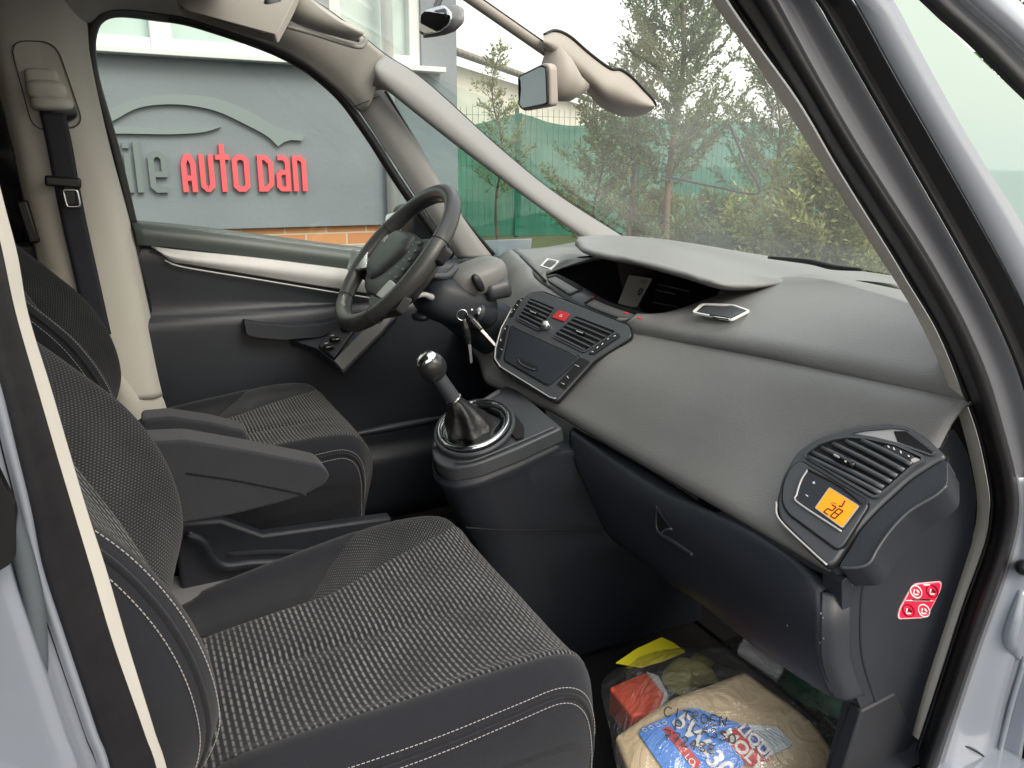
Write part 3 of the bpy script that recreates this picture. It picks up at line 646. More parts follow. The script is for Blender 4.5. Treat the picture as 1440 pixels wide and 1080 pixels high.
# ---- passenger-side door opening
I1 = [(539, -554), (782, -382), (960, -70), (1000, 0), (1043, 60), (1103, 150), (1160, 240), (1236, 360), (1260, 397), (1293, 453), (1330, 533), (1353, 600), (1370, 673), (1374, 720), (1365, 763), (1333, 853), (1297, 967), (1279, 1030)]
O1 = [(562, -566), (806, -392), (985, -70), (1024, 0), (1070, 67), (1127, 147), (1181, 240), (1254, 358), (1277, 397), (1318, 466), (1350, 543), (1375, 612), (1391, 690), (1391, 722), (1384, 765), (1353, 853), (1322, 950), (1292, 1041)]
band('doorway_trim', [ats(I1, 'y', -.66), ats(I1, 'y', -.698), ats(I1, 'y', -.700), ats(O1, 'y', -.716), ats(O1, 'y', -.70)], M['light'], CAR, n=130, m=4, auto=30)
O1b = O1[:-1]+[(1306, 1000), (1285, 1062), (1268, 1110)]
O2 = [(625, -650), (872, -460), (1045, -70), (1086, 0), (1140, 100), (1198, 200), (1252, 285), (1300, 360), (1350, 450), (1385, 530), (1406, 600), (1424, 670), (1428, 725), (1410, 800), (1374, 900), (1345, 985), (1325, 1045), (1305, 1110)]
md = [((a[0]+b[0])/2, (a[1]+b[1])/2) for a, b in zip(cr([(x, y, 0) for x, y in O1b], 48), cr([(x, y, 0) for x, y in O2], 48))]
md1 = [(a[0]*.75+b[0]*.25, a[1]*.75+b[1]*.25) for a, b in zip(cr([(x, y, 0) for x, y in O1b], 48), cr([(x, y, 0) for x, y in O2], 48))]
md2 = [(a[0]*.2+b[0]*.8, a[1]*.2+b[1]*.8) for a, b in zip(cr([(x, y, 0) for x, y in O1b], 48), cr([(x, y, 0) for x, y in O2], 48))]
band('doorway_seal', [ats(O1b, 'y', -.720), ats(md1, 'y', -.722), ats(md, 'y', -.745), ats(md2, 'y', -.762), ats(O2, 'y', -.748)], M['rubber'], CAR, n=130, solid=.004)
O3 = [(690, -690), (960, -460), (1105, -70), (1147, 0), (1205, 100), (1262, 200), (1350, 355), (1400, 450), (1437, 540), (1458, 640), (1462, 740), (1446, 840), (1412, 950), (1370, 1110)]
fg = mat('flange_shaded_paint', (.125, .132, .15), .35, metal=.05, coat=.3)  # body paint darkened: the shade on the flange is put into its colour
band('doorway_flange', rows3((O2, -.75), ([(x*.6+a*.4, y*.6+b*.4) for (x, y), (a, b) in zip([tuple(v)[:2] for v in cr([(x, y, 0) for x, y in O2], 40)], [tuple(v)[:2] for v in cr([(x, y, 0) for x, y in O3], 40)])], -.748), (O3, -.763)), fg, CAR, n=130, solid=.004)
O4 = [(780, -710), (1040, -440), (1155, -70), (1200, 0), (1255, 100), (1312, 200), (1402, 360), (1442, 440), (1480, 540), (1500, 640), (1505, 740), (1490, 840), (1460, 950), (1420, 1110)]
t4 = lambda f: [(a[0]*(1-f)+b[0]*f, a[1]*(1-f)+b[1]*f) for a, b in zip(cr([(x, y, 0) for x, y in O3], 44), cr([(x, y, 0) for x, y in O4], 44))]
i4 = 8
cut = lambda L, n: [tuple(v)[:2] for v in cr([(x, y, 0) for x, y in L], 70) if v[1] < 640]
band('outer_seal', [ats(cut(O3, 17), 'y', -.765), ats(cut(t4(.3), 17), 'y', -.764), ats(cut(t4(.7), 17), 'y', -.772), ats(cut(O4, 17), 'y', -.778)], M['rubber'], CAR, n=110, solid=.004)
O5 = [(900, -705), (1110, -400), (1205, -70), (1252, 0), (1300, 90), (1362, 200), (1445, 335), (1500, 450), (1540, 560), (1560, 680), (1560, 800)]
body = band('body', rows3((O4[:11], -.779), (O5, -.786)), M['paint'], CAR, n=90, solid=.004)
# lower doorway pillar, painted, with a rounded rib
lp = [ats([(1424, 670), (1428, 725), (1410, 800), (1374, 900), (1345, 985), (1305, 1110)], 'y', -.748),
      ats([(1436, 670), (1440, 725), (1424, 800), (1390, 900), (1360, 990), (1325, 1110)], 'y', -.752),
      ats([(1470, 670), (1462, 725), (1452, 800), (1424, 900), (1398, 990), (1375, 1110)], 'y', -.768),
      ats([(1500, 670), (1480, 725), (1470, 800), (1440, 900), (1415, 990), (1392, 1110)], 'y', -.764),
      ats([(1540, 670), (1530, 725), (1520, 800), (1480, 900), (1450, 990), (1430, 1110)], 'y', -.79)]
jp = band('door_jamb', lp, M['paint'], CAR, n=50, solid=.004)
tube('rubber_plug', [at(1440, 798, 'y', -.762), at(1440, 798, 'y', -.778)], [.011, .009], M['rubber'], jp, n=4, seg=20)
tube('jamb_rib', [at(1437, 830, 'y', -.766), at(1428, 870, 'y', -.770), at(1421, 900, 'y', -.770), at(1432, 925, 'y', -.770)], [.005, .009, .010, .004], M['paint'], jp, n=20)
tube('jamb_edge', ats([(1442, 925), (1420, 1000), (1398, 1090)], 'y', -.772), .0035, M['paint'], jp, n=14)
tube('jamb_joint', [at(1352, 1046, 'y', -.756), at(1375, 1058, 'y', -.769), at(1398, 1074, 'y', -.769)], .0015, M['rubber'], jp)
# near quarter window and windscreen surround seen from outside
qg = mesh('quarter_pane', ats([(930, -690), (1115, -400), (1205, -70), (1252, 0), (1300, 90), (1362, 200), (1445, 335), (1500, 450), (1620, 420), (1560, 240), (1440, 141), (1292, 0), (1240, -75), (1130, -400)], 'y', -.784), [tuple(range(13))], M['sideglass'], CAR, smooth=False, solid=.004)
qg.data.materials.clear(); qg.data.materials.append(mat('reflecting_glass', (.30, .42, .40), .04, metal=.0, spec=1.0, coat=1))
band('screen_moulding', rows3(([(880, -705), (1105, -380), (1215, -100), (1292, 0), (1365, 66), (1440, 142), (1600, 300)], -.772), ([(920, -710), (1140, -380), (1245, -100), (1322, 0), (1390, 60), (1440, 108), (1600, 260)], -.760)), M['rubber'], CAR, n=60, solid=.01)
tube('moulding_bead', ats([(930, -710), (1150, -380), (1262, -90), (1332, 0), (1396, 58), (1446, 108), (1600, 250)], 'y', -.762), .0035, M['satin'], CAR, n=60)
band('pillar_skin', rows3(([(935, -710), (1155, -380), (1262, -90), (1338, 0), (1402, 56), (1450, 100), (1600, 240)], -.757), ([(965, -730), (1195, -390), (1305, -95), (1384, -2), (1420, 35), (1455, 66), (1600, 200)], -.735)), M['paint'], CAR, n=60, solid=.02)
# passenger-side middle pillar
Br = [(-325, -735), (-148, -132), (-60, 0), (-28, 140), (-8, 230), (8, 295), (25, 360), (40, 443), (72, 547), (97, 633), (123, 720), (150, 803), (180, 907), (217, 1027), (240, 1105), (285, 1342), (332, 1560)]
Bl = [(-346, -735), (-168, -132), (-80, 0), (-48, 140), (-27, 230), (-10, 295), (5, 360), (23, 443), (53, 547), (78, 633), (104, 720), (129, 803), (160, 907), (203, 1030), (226, 1105), (271, 1342), (318, 1560)]
Bs = [(-560, -900), (-300, -240), (-170, 0), (-130, 140), (-105, 230), (-85, 295), (-66, 360), (-40, 443), (-8, 547), (15, 640), (35, 720), (52, 803), (84, 900), (128, 1030), (152, 1105), (190, 1342), (225, 1560)]
mx_ = lambda a, b, f: [(p[0]*(1-f)+q[0]*f, p[1]*(1-f)+q[1]*f) for p, q in zip(a, b)]
bt = band('doorway_post_trim', [ats(Br, 'y', -.69), ats(Bl, 'y', -.722)], M['light'], CAR, n=140, m=1)
band('post_lining', [[p+Vector((-.04, .12, 0)) for p in ats(Br, 'y', -.69)], [p+Vector((0, .002, 0)) for p in ats(Br, 'y', -.69)]], M['beige'], bt, n=120, m=1)
band('post_seal', [ats(Bl, 'y', -.726), ats(mx_(Bl, Bs, .15), 'y', -.728), ats(mx_(Bl, Bs, .5), 'y', -.735), ats(mx_(Bl, Bs, .85), 'y', -.742), ats(Bs, 'y', -.76)], M['rubber'], CAR, n=140, solid=.004)
Bq = mx_(Bs, [(x-60, y) for x, y in Bs], .4); Bw = [(x-60, y) for x, y in Bs]
band('post_panel', [ats(Bs, 'y', -.765), ats(mx_(Bs, Bw, .25), 'y', -.758), ats(mx_(Bs, Bw, .5), 'y', -.765), ats(mx_(Bs, Bw, .62), 'y', -.785), ats(Bw, 'y', -.79), ats([(x-150, y) for x, y in Bs], 'y', -.83)], M['paint'], CAR, n=130, m=30, solid=.004)
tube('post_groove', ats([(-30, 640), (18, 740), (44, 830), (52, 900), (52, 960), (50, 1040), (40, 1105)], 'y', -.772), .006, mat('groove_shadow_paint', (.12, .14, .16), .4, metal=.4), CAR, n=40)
plate('black_applique', rnd(ats([(-120, 600), (-6, 640), (26, 706), (26, 776), (-4, 794), (-120, 850)], 'y', -.80), .006), .01, M['gloss'], CAR, bevel=.003, lift=.012)
box('sill', (.3, -.78, .34), (1.3, .14, .22), M['paint'], CAR, bevel=.03); box('sill_trim', (.3, -.72, .44), (1.15, .06, .02), M['hard'], CAR, bevel=.006)
# bonnet, wings, rear flank
bn = []
for i in range(16):
    s = i/15; x = 1.30+.95*s; bn.append([Vector((x-.12*abs(y)**2, y, 0.92-.10*s-.22*s**3-.10*abs(y/.8)**3)) for y in np.linspace(-.82, .82, 17)])
grid('bonnet', bn, M['paint'], CAR, solid=.004)
for s, nm in ((-1, 'wing'), (1, 'wing')):
    grid(nm, [[Vector((x, s*(.84+.03*math.sin(math.pi*t)), .74-.10*max(0, x-1.2)-.52*t)) for t in np.linspace(0, 1, 8)] for x in np.linspace(.98, 2.2, 12)], M['paint'], CAR, solid=.004)
grid('door_skin', [[Vector((x, .80+.05*math.sin(math.pi*t), 1.03-.78*t)) for t in np.linspace(0, 1, 10)] for x in np.linspace(-1.6, .98, 16)], M['paint'], CAR, solid=.004)
grid('rear_door_skin', [[Vector((x, -.84-.04*math.sin(math.pi*t), 1.0-.76*t)) for t in np.linspace(0, 1, 10)] for x in np.linspace(-1.6, -.42, 12)], M['paint'], CAR, solid=.004)
box('rear_side_window', (-1.0, -.77, 1.28), (1.1, .006, .5), mat('dark_tinted_glass', (.012, .014, .016), .08), CAR, bevel=0)
# ---- far sun visor and its tray, mirror mount, mirrors, rail
V0 = at(330, 15, 'y', .42); vn = Vector((.25, .35, -.9)).normalized(); VP = lambda x, y: pl(x, y, V0, vn)
vs_ = plate('sun_visor', rnd([VP(235, -60), VP(248, 2), VP(262, 14), VP(388, 48), VP(410, 8), VP(440, -60)], .012), .016, mat('visor_cloth', (.30, .275, .25), .85, bump=.3, bscale=600), CAR, bevel=.006)
tube('visor_seam', [VP(255, 8)+Vector((0, -.002, -.004)), VP(290, 20)+Vector((0, -.002, -.004)), VP(372, 44)+Vector((0, -.002, -.004))], .0014, M['hard'], vs_)
blob('visor_clip', VP(384, 2)+Vector((0, 0, -.01)), (.018, .014, .016), M['hard'], vs_, e=.6)
tr_ = band('visor_tray', rows3(([(330, -40), (400, 20), (440, 38), (500, 52)], .60), ([(400, -60), (430, -10), (470, 22), (512, 43)], .56)), M['lining'], CAR, n=20, solid=.01)
tube('tray_slot', ats([(408, 26), (440, 38), (476, 50), (505, 57)], 'y', .598), .004, M['hard'], tr_)
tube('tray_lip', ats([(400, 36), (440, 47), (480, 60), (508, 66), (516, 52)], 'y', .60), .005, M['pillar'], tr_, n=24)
mshell = mat('mount_beige', (.36, .325, .295), .5, var=.04)
bm_a, bm_b = at(612, -38, 'y', .03), at(776, 76, 'y', 0)
rail = tube('screen_beam', [bm_a, bm_b], .0105, mshell, CAR, n=20, seg=16)
tube('beam_line', [p+Vector((0, -.008, .007)) for p in (bm_a, bm_b)], .0016, M['hard'], rail, n=12)
# mirror base pod
cen = [(773, 66), (800, 78), (835, 105), (868, 128), (895, 142), (914, 150)]
def pod(name, st, m_, parent, flatn=None):
    rows = []
    for (x, y, ax, w_, h_) in st:
        c = at(x, y, 'y', ax); rows.append([c+Vector((0.35*h_*math.sin(q), w_*math.cos(q), h_*math.sin(q))) for q in [2*math.pi*k/22 for k in range(22)]])
    return grid(name, rows, m_, parent, closed_u=True, caps=True)
mtop = [(764, 50), (780, 44), (800, 52), (828, 76), (857, 97), (872, 99), (888, 110), (905, 128), (917, 141), (921, 149)]; mbot = [(764, 66), (776, 82), (797, 102), (820, 120), (842, 143), (860, 154), (880, 160), (900, 160), (914, 156), (921, 150)]
mdl = [((a[0]*.55+b[0]*.45), (a[1]*.55+b[1]*.45)) for a, b in zip(mtop, mbot)]; mdm = [((a[0]*.2+b[0]*.8), (a[1]*.2+b[1]*.8)) for a, b in zip(mtop, mbot)]
base = band('mirror_mount', [ats(mtop, 'y', .015), ats(mtop, 'y', -.030), ats(mdl, 'y', -.052), ats(mdm, 'y', -.040), ats(mbot, 'y', -.005), ats(mbot, 'y', .03), ats(mtop, 'y', .04)], mshell, CAR, n=50, m=36)
tube('mount_edge', [at(x+1, y-1, 'y', -.032) for x, y in mtop], .0028, M['rubber'], base, n=60)
pod('mount_neck', [(768, 82, -.03, .012, .022), (776, 96, -.045, .026, .036), (790, 112, -.05, .032, .036), (806, 124, -.045, .030, .022), (820, 124, -.03, .02, .01)], mshell, base)
mq = [at(733, 104, 'y', -.045), at(765, 88, 'y', -.125), at(772, 92, 'y', -.14), at(774, 148, 'y', -.14), at(768, 150, 'y', -.13), at(735, 156, 'y', -.045), at(730, 150, 'y', -.04), at(729, 108, 'y', -.04)]
cam_dir = (CAM-mq[0]).normalized(); mn = pnorm(mq); mn = mn if mn.dot(cam_dir) > 0 else -mn
mm = plate('rear_view_mirror', rnd(mq, .008), .016, mat('mirror_shell', (.42, .36, .34), .45), CAR, bevel=.005, seg=4)
cq = sum(mq, Vector())/len(mq)
plate('mirror_pane', rnd([cq+(p-cq)*.88 for p in mq], .008), .004, M['mirrorglass'], mm, bevel=.001, lift=.003)
ring('mirror_rim', rnd([cq+(p-cq)*.93 for p in mq], .008), .003, .004, M['black'], mm, lift=.003)
# second, small observation mirror near the roof
m2q = [at(598, 24, 'y', .34), at(606, 16, 'y', .32), at(630, 11, 'y', .28), at(641, 22, 'y', .27), at(640, 36, 'y', .27), at(624, 48, 'y', .29), at(600, 53, 'y', .34), at(596, 50, 'y', .345)]
cb = at(630, 28, 'y', .25)
m2 = pod('observation_mirror', [(598, 34, .34, .012, .014), (603, 33, .33, .024, .028), (618, 30, .31, .032, .030), (634, 28, .28, .034, .028), (644, 28, .26, .026, .022), (650, 30, .255, .010, .008)], mat('grey_mirror_shell', (.20, .20, .21), .35), CAR)
plate('observation_pane', rnd([p+Vector((-.02, -.025, 0)) for p in m2q], .008), .006, M['mirrorglass'], m2, bevel=.002)
plate('pane_shade', rnd([p+Vector((-.023, -.029, 0)) for p in (at(616, 20, 'y', .31), at(634, 16, 'y', .28), at(637, 34, 'y', .28), at(618, 47, 'y', .31))], .006), .003, M['black'], m2, bevel=.001)
tube('mirror_arm', [at(612, 16, 'y', .30), at(616, 4, 'y', .30), at(624, -20, 'y', .30)], .007, M['black'], m2)
# ---- end of shell
# ================================================================== seats
def ip(x, X, Yv): return float(np.interp(x, X, Yv))
def smooth_ip(x, P):
    """Catmull-Rom scalar interpolation over knots"""
    X = [p[0] for p in P]; V = [p[1] for p in P]; n = len(P)
    x = min(max(x, X[0]), X[-1]); i = max(0, min(n-2, int(np.searchsorted(X, x, side='right'))-1)); h = X[i+1]-X[i]; t = (x-X[i])/h
    m0 = (V[i+1]-V[i-1])/(X[i+1]-X[i-1])*h if i > 0 else (V[i+1]-V[i]); m1 = (V[i+2]-V[i])/(X[i+2]-X[i])*h if i < n-2 else (V[i+1]-V[i])
    return (2*t**3-3*t*t+1)*V[i]+(t**3-2*t*t+t)*m0+(-2*t**3+3*t*t)*V[i+1]+(t**3-t*t)*m1
def seat(x0, yc, z0, name, mirror=1, bx=0, ck=.055):
    """front seat; the door side is -mirror. Cushion surface S(u, v) and backrest surface Bk(u, v), v = -1 door side .. 1 tunnel side"""
    UX = [(0, -.17), (.15, -.05), (.4, .12), (.6, .24), (.74, .315), (.84, .352), (.92, .366), (1, .352)]
    UZ = [(0, -.02), (.15, -.005), (.4, .0), (.6, .004), (.74, -.004), (.84, -.035), (.92, -.085), (1, -.17)]
    VY = [(0, 0), (.35, .10), (.6, .175), (.76, .215), (.86, .242), (.93, .254), (1, .246)]
    VZ = [(0, -.010), (.35, -.008), (.6, .004), (.70, .016), (.79, .012), (.87, -.020), (.94, -.07), (1, -.17)]
    def S(u, v, dip=0):
        a = abs(v); s = 1 if v >= 0 else -1
        x = smooth_ip(u, UX); y = smooth_ip(a, VY); z = smooth_ip(u, UZ)+smooth_ip(a, VZ)*(1 if u > .1 else .6)
        fr = max(0, (u-.55)/.45); x -= ck*a**3.4*fr+.02*a*a*fr; y *= 1-.10*fr*fr
        if v > 0 and u < .5: k_ = ((.5-u)/.5)**1.3; y *= 1-.42*k_*a; z -= .022*k_*a
        z -= .007*math.exp(-((v+.10)/.05)**2)*min(1, u*4)*max(0, 1-u*1.1)          # the long crease in the cloth
        return Vector((x0+x, yc+mirror*s*y, z0+max(z, -.19)-dip))
    def patch(f, nm, lo, hi, u0, u1, mt, parent, nu, nv, edge=.0034, um=1, vm=1):
        rows = []; uvs = []
        for i in range(nu+1):
            u = u0+(u1-u0)*i/nu; a, b = lo(u), hi(u); r = []
            for j in range(nv+1):
                v = a+(b-a)*j/nv
                e = min(i/nu*(u1-u0)*um, (1-i/nu)*(u1-u0)*um, (v-a)*vm, (b-v)*vm); d = edge*math.exp(-(e/.006)**1.0)
                r.append(f(u, v, d)); 
            rows.append(r)
        # UV in metres from the middle of the patch
        mid = nv//2; U = [0]
        for i in range(1, nu+1): U.append(U[-1]+(rows[i][mid]-rows[i-1][mid]).length)
        for i in range(nu+1):
            L = [0]
            for j in range(1, nv+1): L.append(L[-1]+(rows[i][j]-rows[i][j-1]).length)
            uvs += [(U[i], l-L[mid]) for l in L]
        return grid(nm, rows, mt, parent, uvs=uvs)
    # boundaries of the ribbed centre panel, tunnel side and door side
    bt = lambda u: ip(u, [0, .2, .34, .5, .70, .80, .9, 1], [.30, .32, .34, .46, .60, .72, .80, .80])
    bd = lambda u: -ip(u, [0, .2, .5, .8, .9, 1], [.66, .68, .70, .72, .72, .72])
    ko = lambda u: ip(u, [0, .2, .30, .37, .47, .6, .8, 1], [.30, .32, .3343, .56, .77, .84, .88, .88])
    cs = patch(S, name+'_cushion', lambda u: -1.0, bd, 0, 1, M['side'], CAR, 60, 30, um=.5, vm=.25)
    patch(S, 'centre_panel', bd, bt, .02, .86, M['dash'], cs, 90, 60, um=.55, vm=.26)
    patch(S, 'front_border', bd, lambda u: .86, .86, 1, M['side'], cs, 14, 40, um=.5, vm=.26)
    patch(S, 'knit_wing', bt, lambda u: max(bt(u)+.001, ko(u)), .30, .86, M['knit'], cs, 60, 16, um=.55, vm=.2)
    patch(S, 'inner_bolster', lambda u: max(bt(u)+.001, ko(u)) if .30 <= u <= .86 else (bt(u) if u < .3 else .86), lambda u: 1.0, 0, 1, M['fabric'], cs, 80, 16, um=.5, vm=.2)
    grid('cushion_foam', [[S(u, v, .0042) for v in np.linspace(-.99, .99, 40)] for u in np.linspace(.0, .995, 40)], M['fabric'], cs)
    # closed base below the cloth
    low = [S(u, v) for u, v in [(t, -1) for t in np.linspace(0, 1, 14)]+[(1, t) for t in np.linspace(-1, 1, 14)]+[(t, 1) for t in np.linspace(1, 0, 14)]]
    bs = []
    for k, (dz, sc_) in enumerate(((0, 1), (-.05, .97), (-.12, .93), (-.20, .9))):
        bs.append([Vector((x0+.1+(p.x-x0-.1)*sc_, yc+(p.y-yc)*sc_, p.z+dz)) for p in low])
    grid('seat_base', bs, M['fabric'], cs, closed_u=True)
    # stitched piping round the door-side bolster
    def seamline(f, pts, nm, parent, r=.0012, stitch=True, offs=(-.0085, .0085)):
        P = cr([(u, v, 0) for u, v in pts], 120); C = [f(p.x, p.y, -.0005) for p in P]
        N_ = []
        for p in P:
            a = f(p.x+.01, p.y)-f(p.x-.01, p.y); b = f(p.x, p.y+.01)-f(p.x, p.y-.01); n = a.cross(b).normalized()
            N_.append(n)
        sgn = 1 if N_[60].dot(C[60]-Vector((x0, yc, z0-.05))) > 0 else -1
        N_ = [n*sgn for n in N_]
        tube(nm, [c+n*.0002 for c, n in zip(C, N_)], .0032, M['fabric'], parent, n=0, seg=6)
        for of in offs:
            L = []; vs = []; fs = []
            for i in range(len(C)):
                t = (C[min(i+1, len(C)-1)]-C[max(i-1, 0)]).normalized(); s = N_[i].cross(t).normalized(); L.append(C[i]+s*of+N_[i]*.0012)
            T = sum((L[i+1]-L[i]).length for i in range(len(L)-1)); k = int(T/.0052); Q = cr(L, k*3+1)
            for q in range(k):
                a, b = Q[q*3], Q[q*3+2]; t = (b-a).normalized(); u = t.cross(Vector((.3, .2, .9))).normalized()*.00055; w_ = t.cross(u).normalized()*.00055; o = len(vs)
                for p in (a, b): vs.extend([p+u, p+w_, p-u, p-w_])
                for j in range(4): fs.append((o+j, o+(j+1) % 4, o+4+(j+1) % 4, o+4+j))
                fs += [(o+3, o+2, o+1, o), (o+4, o+5, o+6, o+7)]
            mesh('stitching', vs, fs, M['thread'], parent, smooth=False)
    seamline(S, [(.10, -.86), (.25, -.87), (.42, -.87), (.56, -.865), (.68, -.86), (.78, -.875), (.86, -.90), (.93, -.925), (.985, -.95)], 'piping', cs)
    seamline(S, [(.30, .905), (.5, .90), (.68, .90), (.80, .91), (.88, .93), (.95, .95)], 'inner_piping', cs)
    # ---------------- backrest
    H = [(0, -.10), (.08, -.075), (.2, -.095), (.45, -.165), (.7, -.245), (.88, -.31), (1, -.37)]      # x of the centre panel over height
    Z = [(0, -.03), (1, .58)]
    Bc = [(0, .000), (.08, .012), (.2, .055), (.35, .082), (.48, .084), (.6, .060), (.72, .034), (.85, .022), (1, .006)]   # how far the bolsters stand forward
    Wd = [(0, .225), (.15, .245), (.35, .255), (.6, .252), (.8, .232), (.93, .19), (1, .15)]
    # v: 0 centre, .5 panel edge, .8 bolster crest, 1.15 outer side, 1.6 rear
    def Bk(u, v, dip=0):
        a = abs(v); s = 1 if v >= 0 else -1; w_ = smooth_ip(u, Wd)/.255; b = smooth_ip(u, Bc); xc = smooth_ip(u, H)
        y = smooth_ip(a, [(0, 0), (.25, .06), (.5, .125), (.66, .18), (.8, .222), (.92, .246), (1.05, .258), (1.25, .256), (1.6, .238)])*w_
        x = smooth_ip(a, [(0, 0), (.25, .004), (.5, .014), (.66, .014+.55*b), (.8, .010+b), (.92, -.002+.93*b), (1.05, -.03+.75*b), (1.25, -.085+.45*b), (1.6, -.16)])
        x -= dip
        x += .006*math.sin(u*7)*max(0, .4-a)
        return Vector((x0+bx+xc+x, yc+mirror*s*y, z0-.03+.60*u+(-.03*x)+ (0 if a < .8 else -.0)))
    bw = lambda u: ip(u, [0, .1, .3, .6, 1], [.46, .48, .5, .52, .54])
    bf = patch(Bk, name+'_backrest', lambda u: -1.6, lambda u: -bw(u), 0, 1, M['side'], CAR, 70, 40, um=.6, vm=.28)
    patch(Bk, 'back_panel', lambda u: -bw(u), bw, .0, .97, M['dashback'], bf, 90, 50, um=.6, vm=.25)
    patch(Bk, 'back_wing', bw, lambda u: .84, .0, 1, M['knit'], bf, 90, 20, um=.6, vm=.28)
    patch(Bk, 'outer_wing', lambda u: .84, lambda u: 1.6, 0, 1, M['fabric'], bf, 60, 20, um=.6, vm=.28)
    rb = [[Bk(u, -1.6).lerp(Bk(u, 1.6), t)+Vector((-.01*math.sin(math.pi*t), 0, 0)) for t in np.linspace(0, 1, 8)] for u in np.linspace(0, 1, 16)]
    grid('back_shell', rb, M['hard'], bf)
    tp_ = [[Bk(1, v)+Vector((0, 0, .0)) for v in np.linspace(-1.6, 1.6, 33)]]; c_ = sum(tp_[0], Vector())/33+Vector((-.03, 0, .0))
    for k in (1, 2, 3, 4): tp_.append([c_+(p-c_)*math.cos(k*math.pi/8)+Vector((0, 0, .028*math.sin(k*math.pi/8))) for p in tp_[0]])
    grid('back_top', tp_, M['fabric'], bf)
    def seamB(pts, nm): seamline(Bk, pts, nm, bf, offs=(-.012, .012))
    seamB([(.02, -.86), (.10, -.88), (.2, -.90), (.35, -.90), (.5, -.90), (.65, -.90), (.8, -.88), (.93, -.84)], 'back_piping')
    # rounded plastic side cover
    sc2 = [Bk(u, v) for u, v in ((.02, -1.5), (.02, -1.12), (.12, -1.06), (.24, -1.07), (.36, -1.16), (.44, -1.32), (.46, -1.5))]
    cvn = patch(Bk, 'side_cover', lambda u: -1.58, lambda u: -1.02-.42*((u)/.42)**2.2, .0, .42, M['side'], bf, 24, 10, edge=.001, um=.6, vm=.28)
    for vtx in cvn.data.vertices: vtx.co.y -= mirror*.006
    # head restraint
    hp = Vector((x0+bx-.395, yc, z0+.70))
    blob('head_restraint', hp, (.055, .135, .10), M['fabric'], bf, e=.6, rot=Matrix.Rotation(R(-10), 3, 'Y'))
    for s in (-.06, .06): tube('restraint_post', [Vector((x0+bx-.38, yc+s, z0+.54)), hp+Vector((0, s, -.04))], .007, M['chrome'], bf, n=3)
    return cs, bf
pcs, pbf = seat(0.0, -.385, .668, 'passenger_seat', mirror=1, bx=-.06)
dcs, dbf = seat(-.045, .40, .70, 'driver_seat', mirror=1, bx=-.085, ck=.085)
# armrests hinged to the backrests
def armrest(pts, y, w_, parent, name='seat_armrest'):
    P = [at(a, b, 'y', y-w_/2) for a, b in pts]
    o = prism(name, [(p.x, p.z) for p in rnd([Vector((q.x, 0, q.z)) for q in P], .008)], y-w_/2, y+w_/2, M['arm'], parent, bevel=.012, seg=5)
    return o
a1 = armrest([(200, 622), (262, 619), (350, 634), (452, 654), (465, 668), (458, 681), (430, 696), (395, 707), (330, 724), (250, 737), (200, 745)], -.085, .062, pbf)
tube('armrest_seam', ats([(262, 665), (330, 675), (400, 689), (430, 696)], 'y', -.1175), .0016, M['fabric'], a1, n=20)
a2 = armrest([(200, 590), (240, 586), (300, 595), (345, 606), (350, 620), (343, 632), (240, 640), (200, 640)], .125, .060, dbf)
# tunnel tray between the seats
tb_ = box('tunnel_tray', (-.02, .02, .44), (.72, .24, .10), M['hard'], CAR, bevel=.02)
prism('tray_side', [(-.10, .46), (.30, .46), (.30, .56), (.05, .575), (-.02, .62), (-.10, .63)], .10, .13, M['hard'], tb_)
tube('tray_rail', ats([(262, 752), (285, 762), (300, 785), (318, 796), (360, 792), (440, 790)], 'y', .06), .008, M['hard'], tb_, n=30)
tube('tray_rim', ats([(320, 780), (380, 776), (450, 776)], 'y', .10), .005, M['arm'], tb_, n=12)
box('tunnel_cover', at(300, 822, 'z', .50)+Vector((-.03, -.01, -.03)), (.20, .16, .06), mat('grey_tunnel_cover', (.26, .26, .27), .5), tb_, bevel=.012)
# ================================================================== dashboard
DY = [-.735, -.68, -.60, -.5, -.4, -.3, -.2, -.1, -.02, .03, .10, .18, .27, .32, .38, .46, .56, .66, .74]
def face(y):
    tx = ip(y, [-.74, -.2, -.05, .01, .05, .14, .24, .33, .40, .5, .74], [.795, .795, .785, .768, .756, .750, .752, .764, .772, .80, .88])
    tz = ip(y, [-.74, -.4, -.2, -.05, .01, .05, .14, .24, .33, .40, .46, .74], [.985, .962, .945, .935, .937, .943, .951, .966, .975, .985, 1.012, 1.015])
    bx = ip(y, [-.74, 0, .03, .27, .4, .74], [.620, .620, .620, .585, .63, .70]); bz = ip(y, [-.74, 0, .27, .4, .74], [.765, .765, .765, .78, .80])
    bl_ = ip(y, [-.74, -.52, -.40, -.04, .02, .30, .36], [-.9, 0, 1, 1, -.4, -.4, 1]); mx = .5*(tx+bx)-.010*bl_; mz = .5*(tz+bz)+.010*bl_
    return [(tx+.006, tz-.012), (tx-.004, tz-.010), (tx-.035, tz-.030), (mx, mz), (.35*mx+.65*bx-.004, .35*mz+.65*bz+.004), (bx, bz+.012), (bx+.003, bz), (bx+.02, bz-.008), (bx+.06, bz-.012)]
rows = []
for y in np.linspace(-.728, .74, 90):
    q = max(0, (-y-.45)/.285); rows.append(cr([(x, y+.075*q*(k/8)**2, z) for k, (x, z) in enumerate(face(y))], 34))
dash = grid('dashboard', rows, M['pad'], CAR, solid=.004, off=-1)
seamc = [(856, 453), (935, 470), (1010, 483), (1100, 501), (1220, 524), (1300, 541), (1362, 556)]
c0 = []
for y in np.linspace(.0, -.735, 12):
    f0 = face(y); c0.append(Vector((f0[0][0]-.008, y, f0[0][1]+.013)))
c0f = [p+Vector((.002, 0, -.010)) for p in c0]
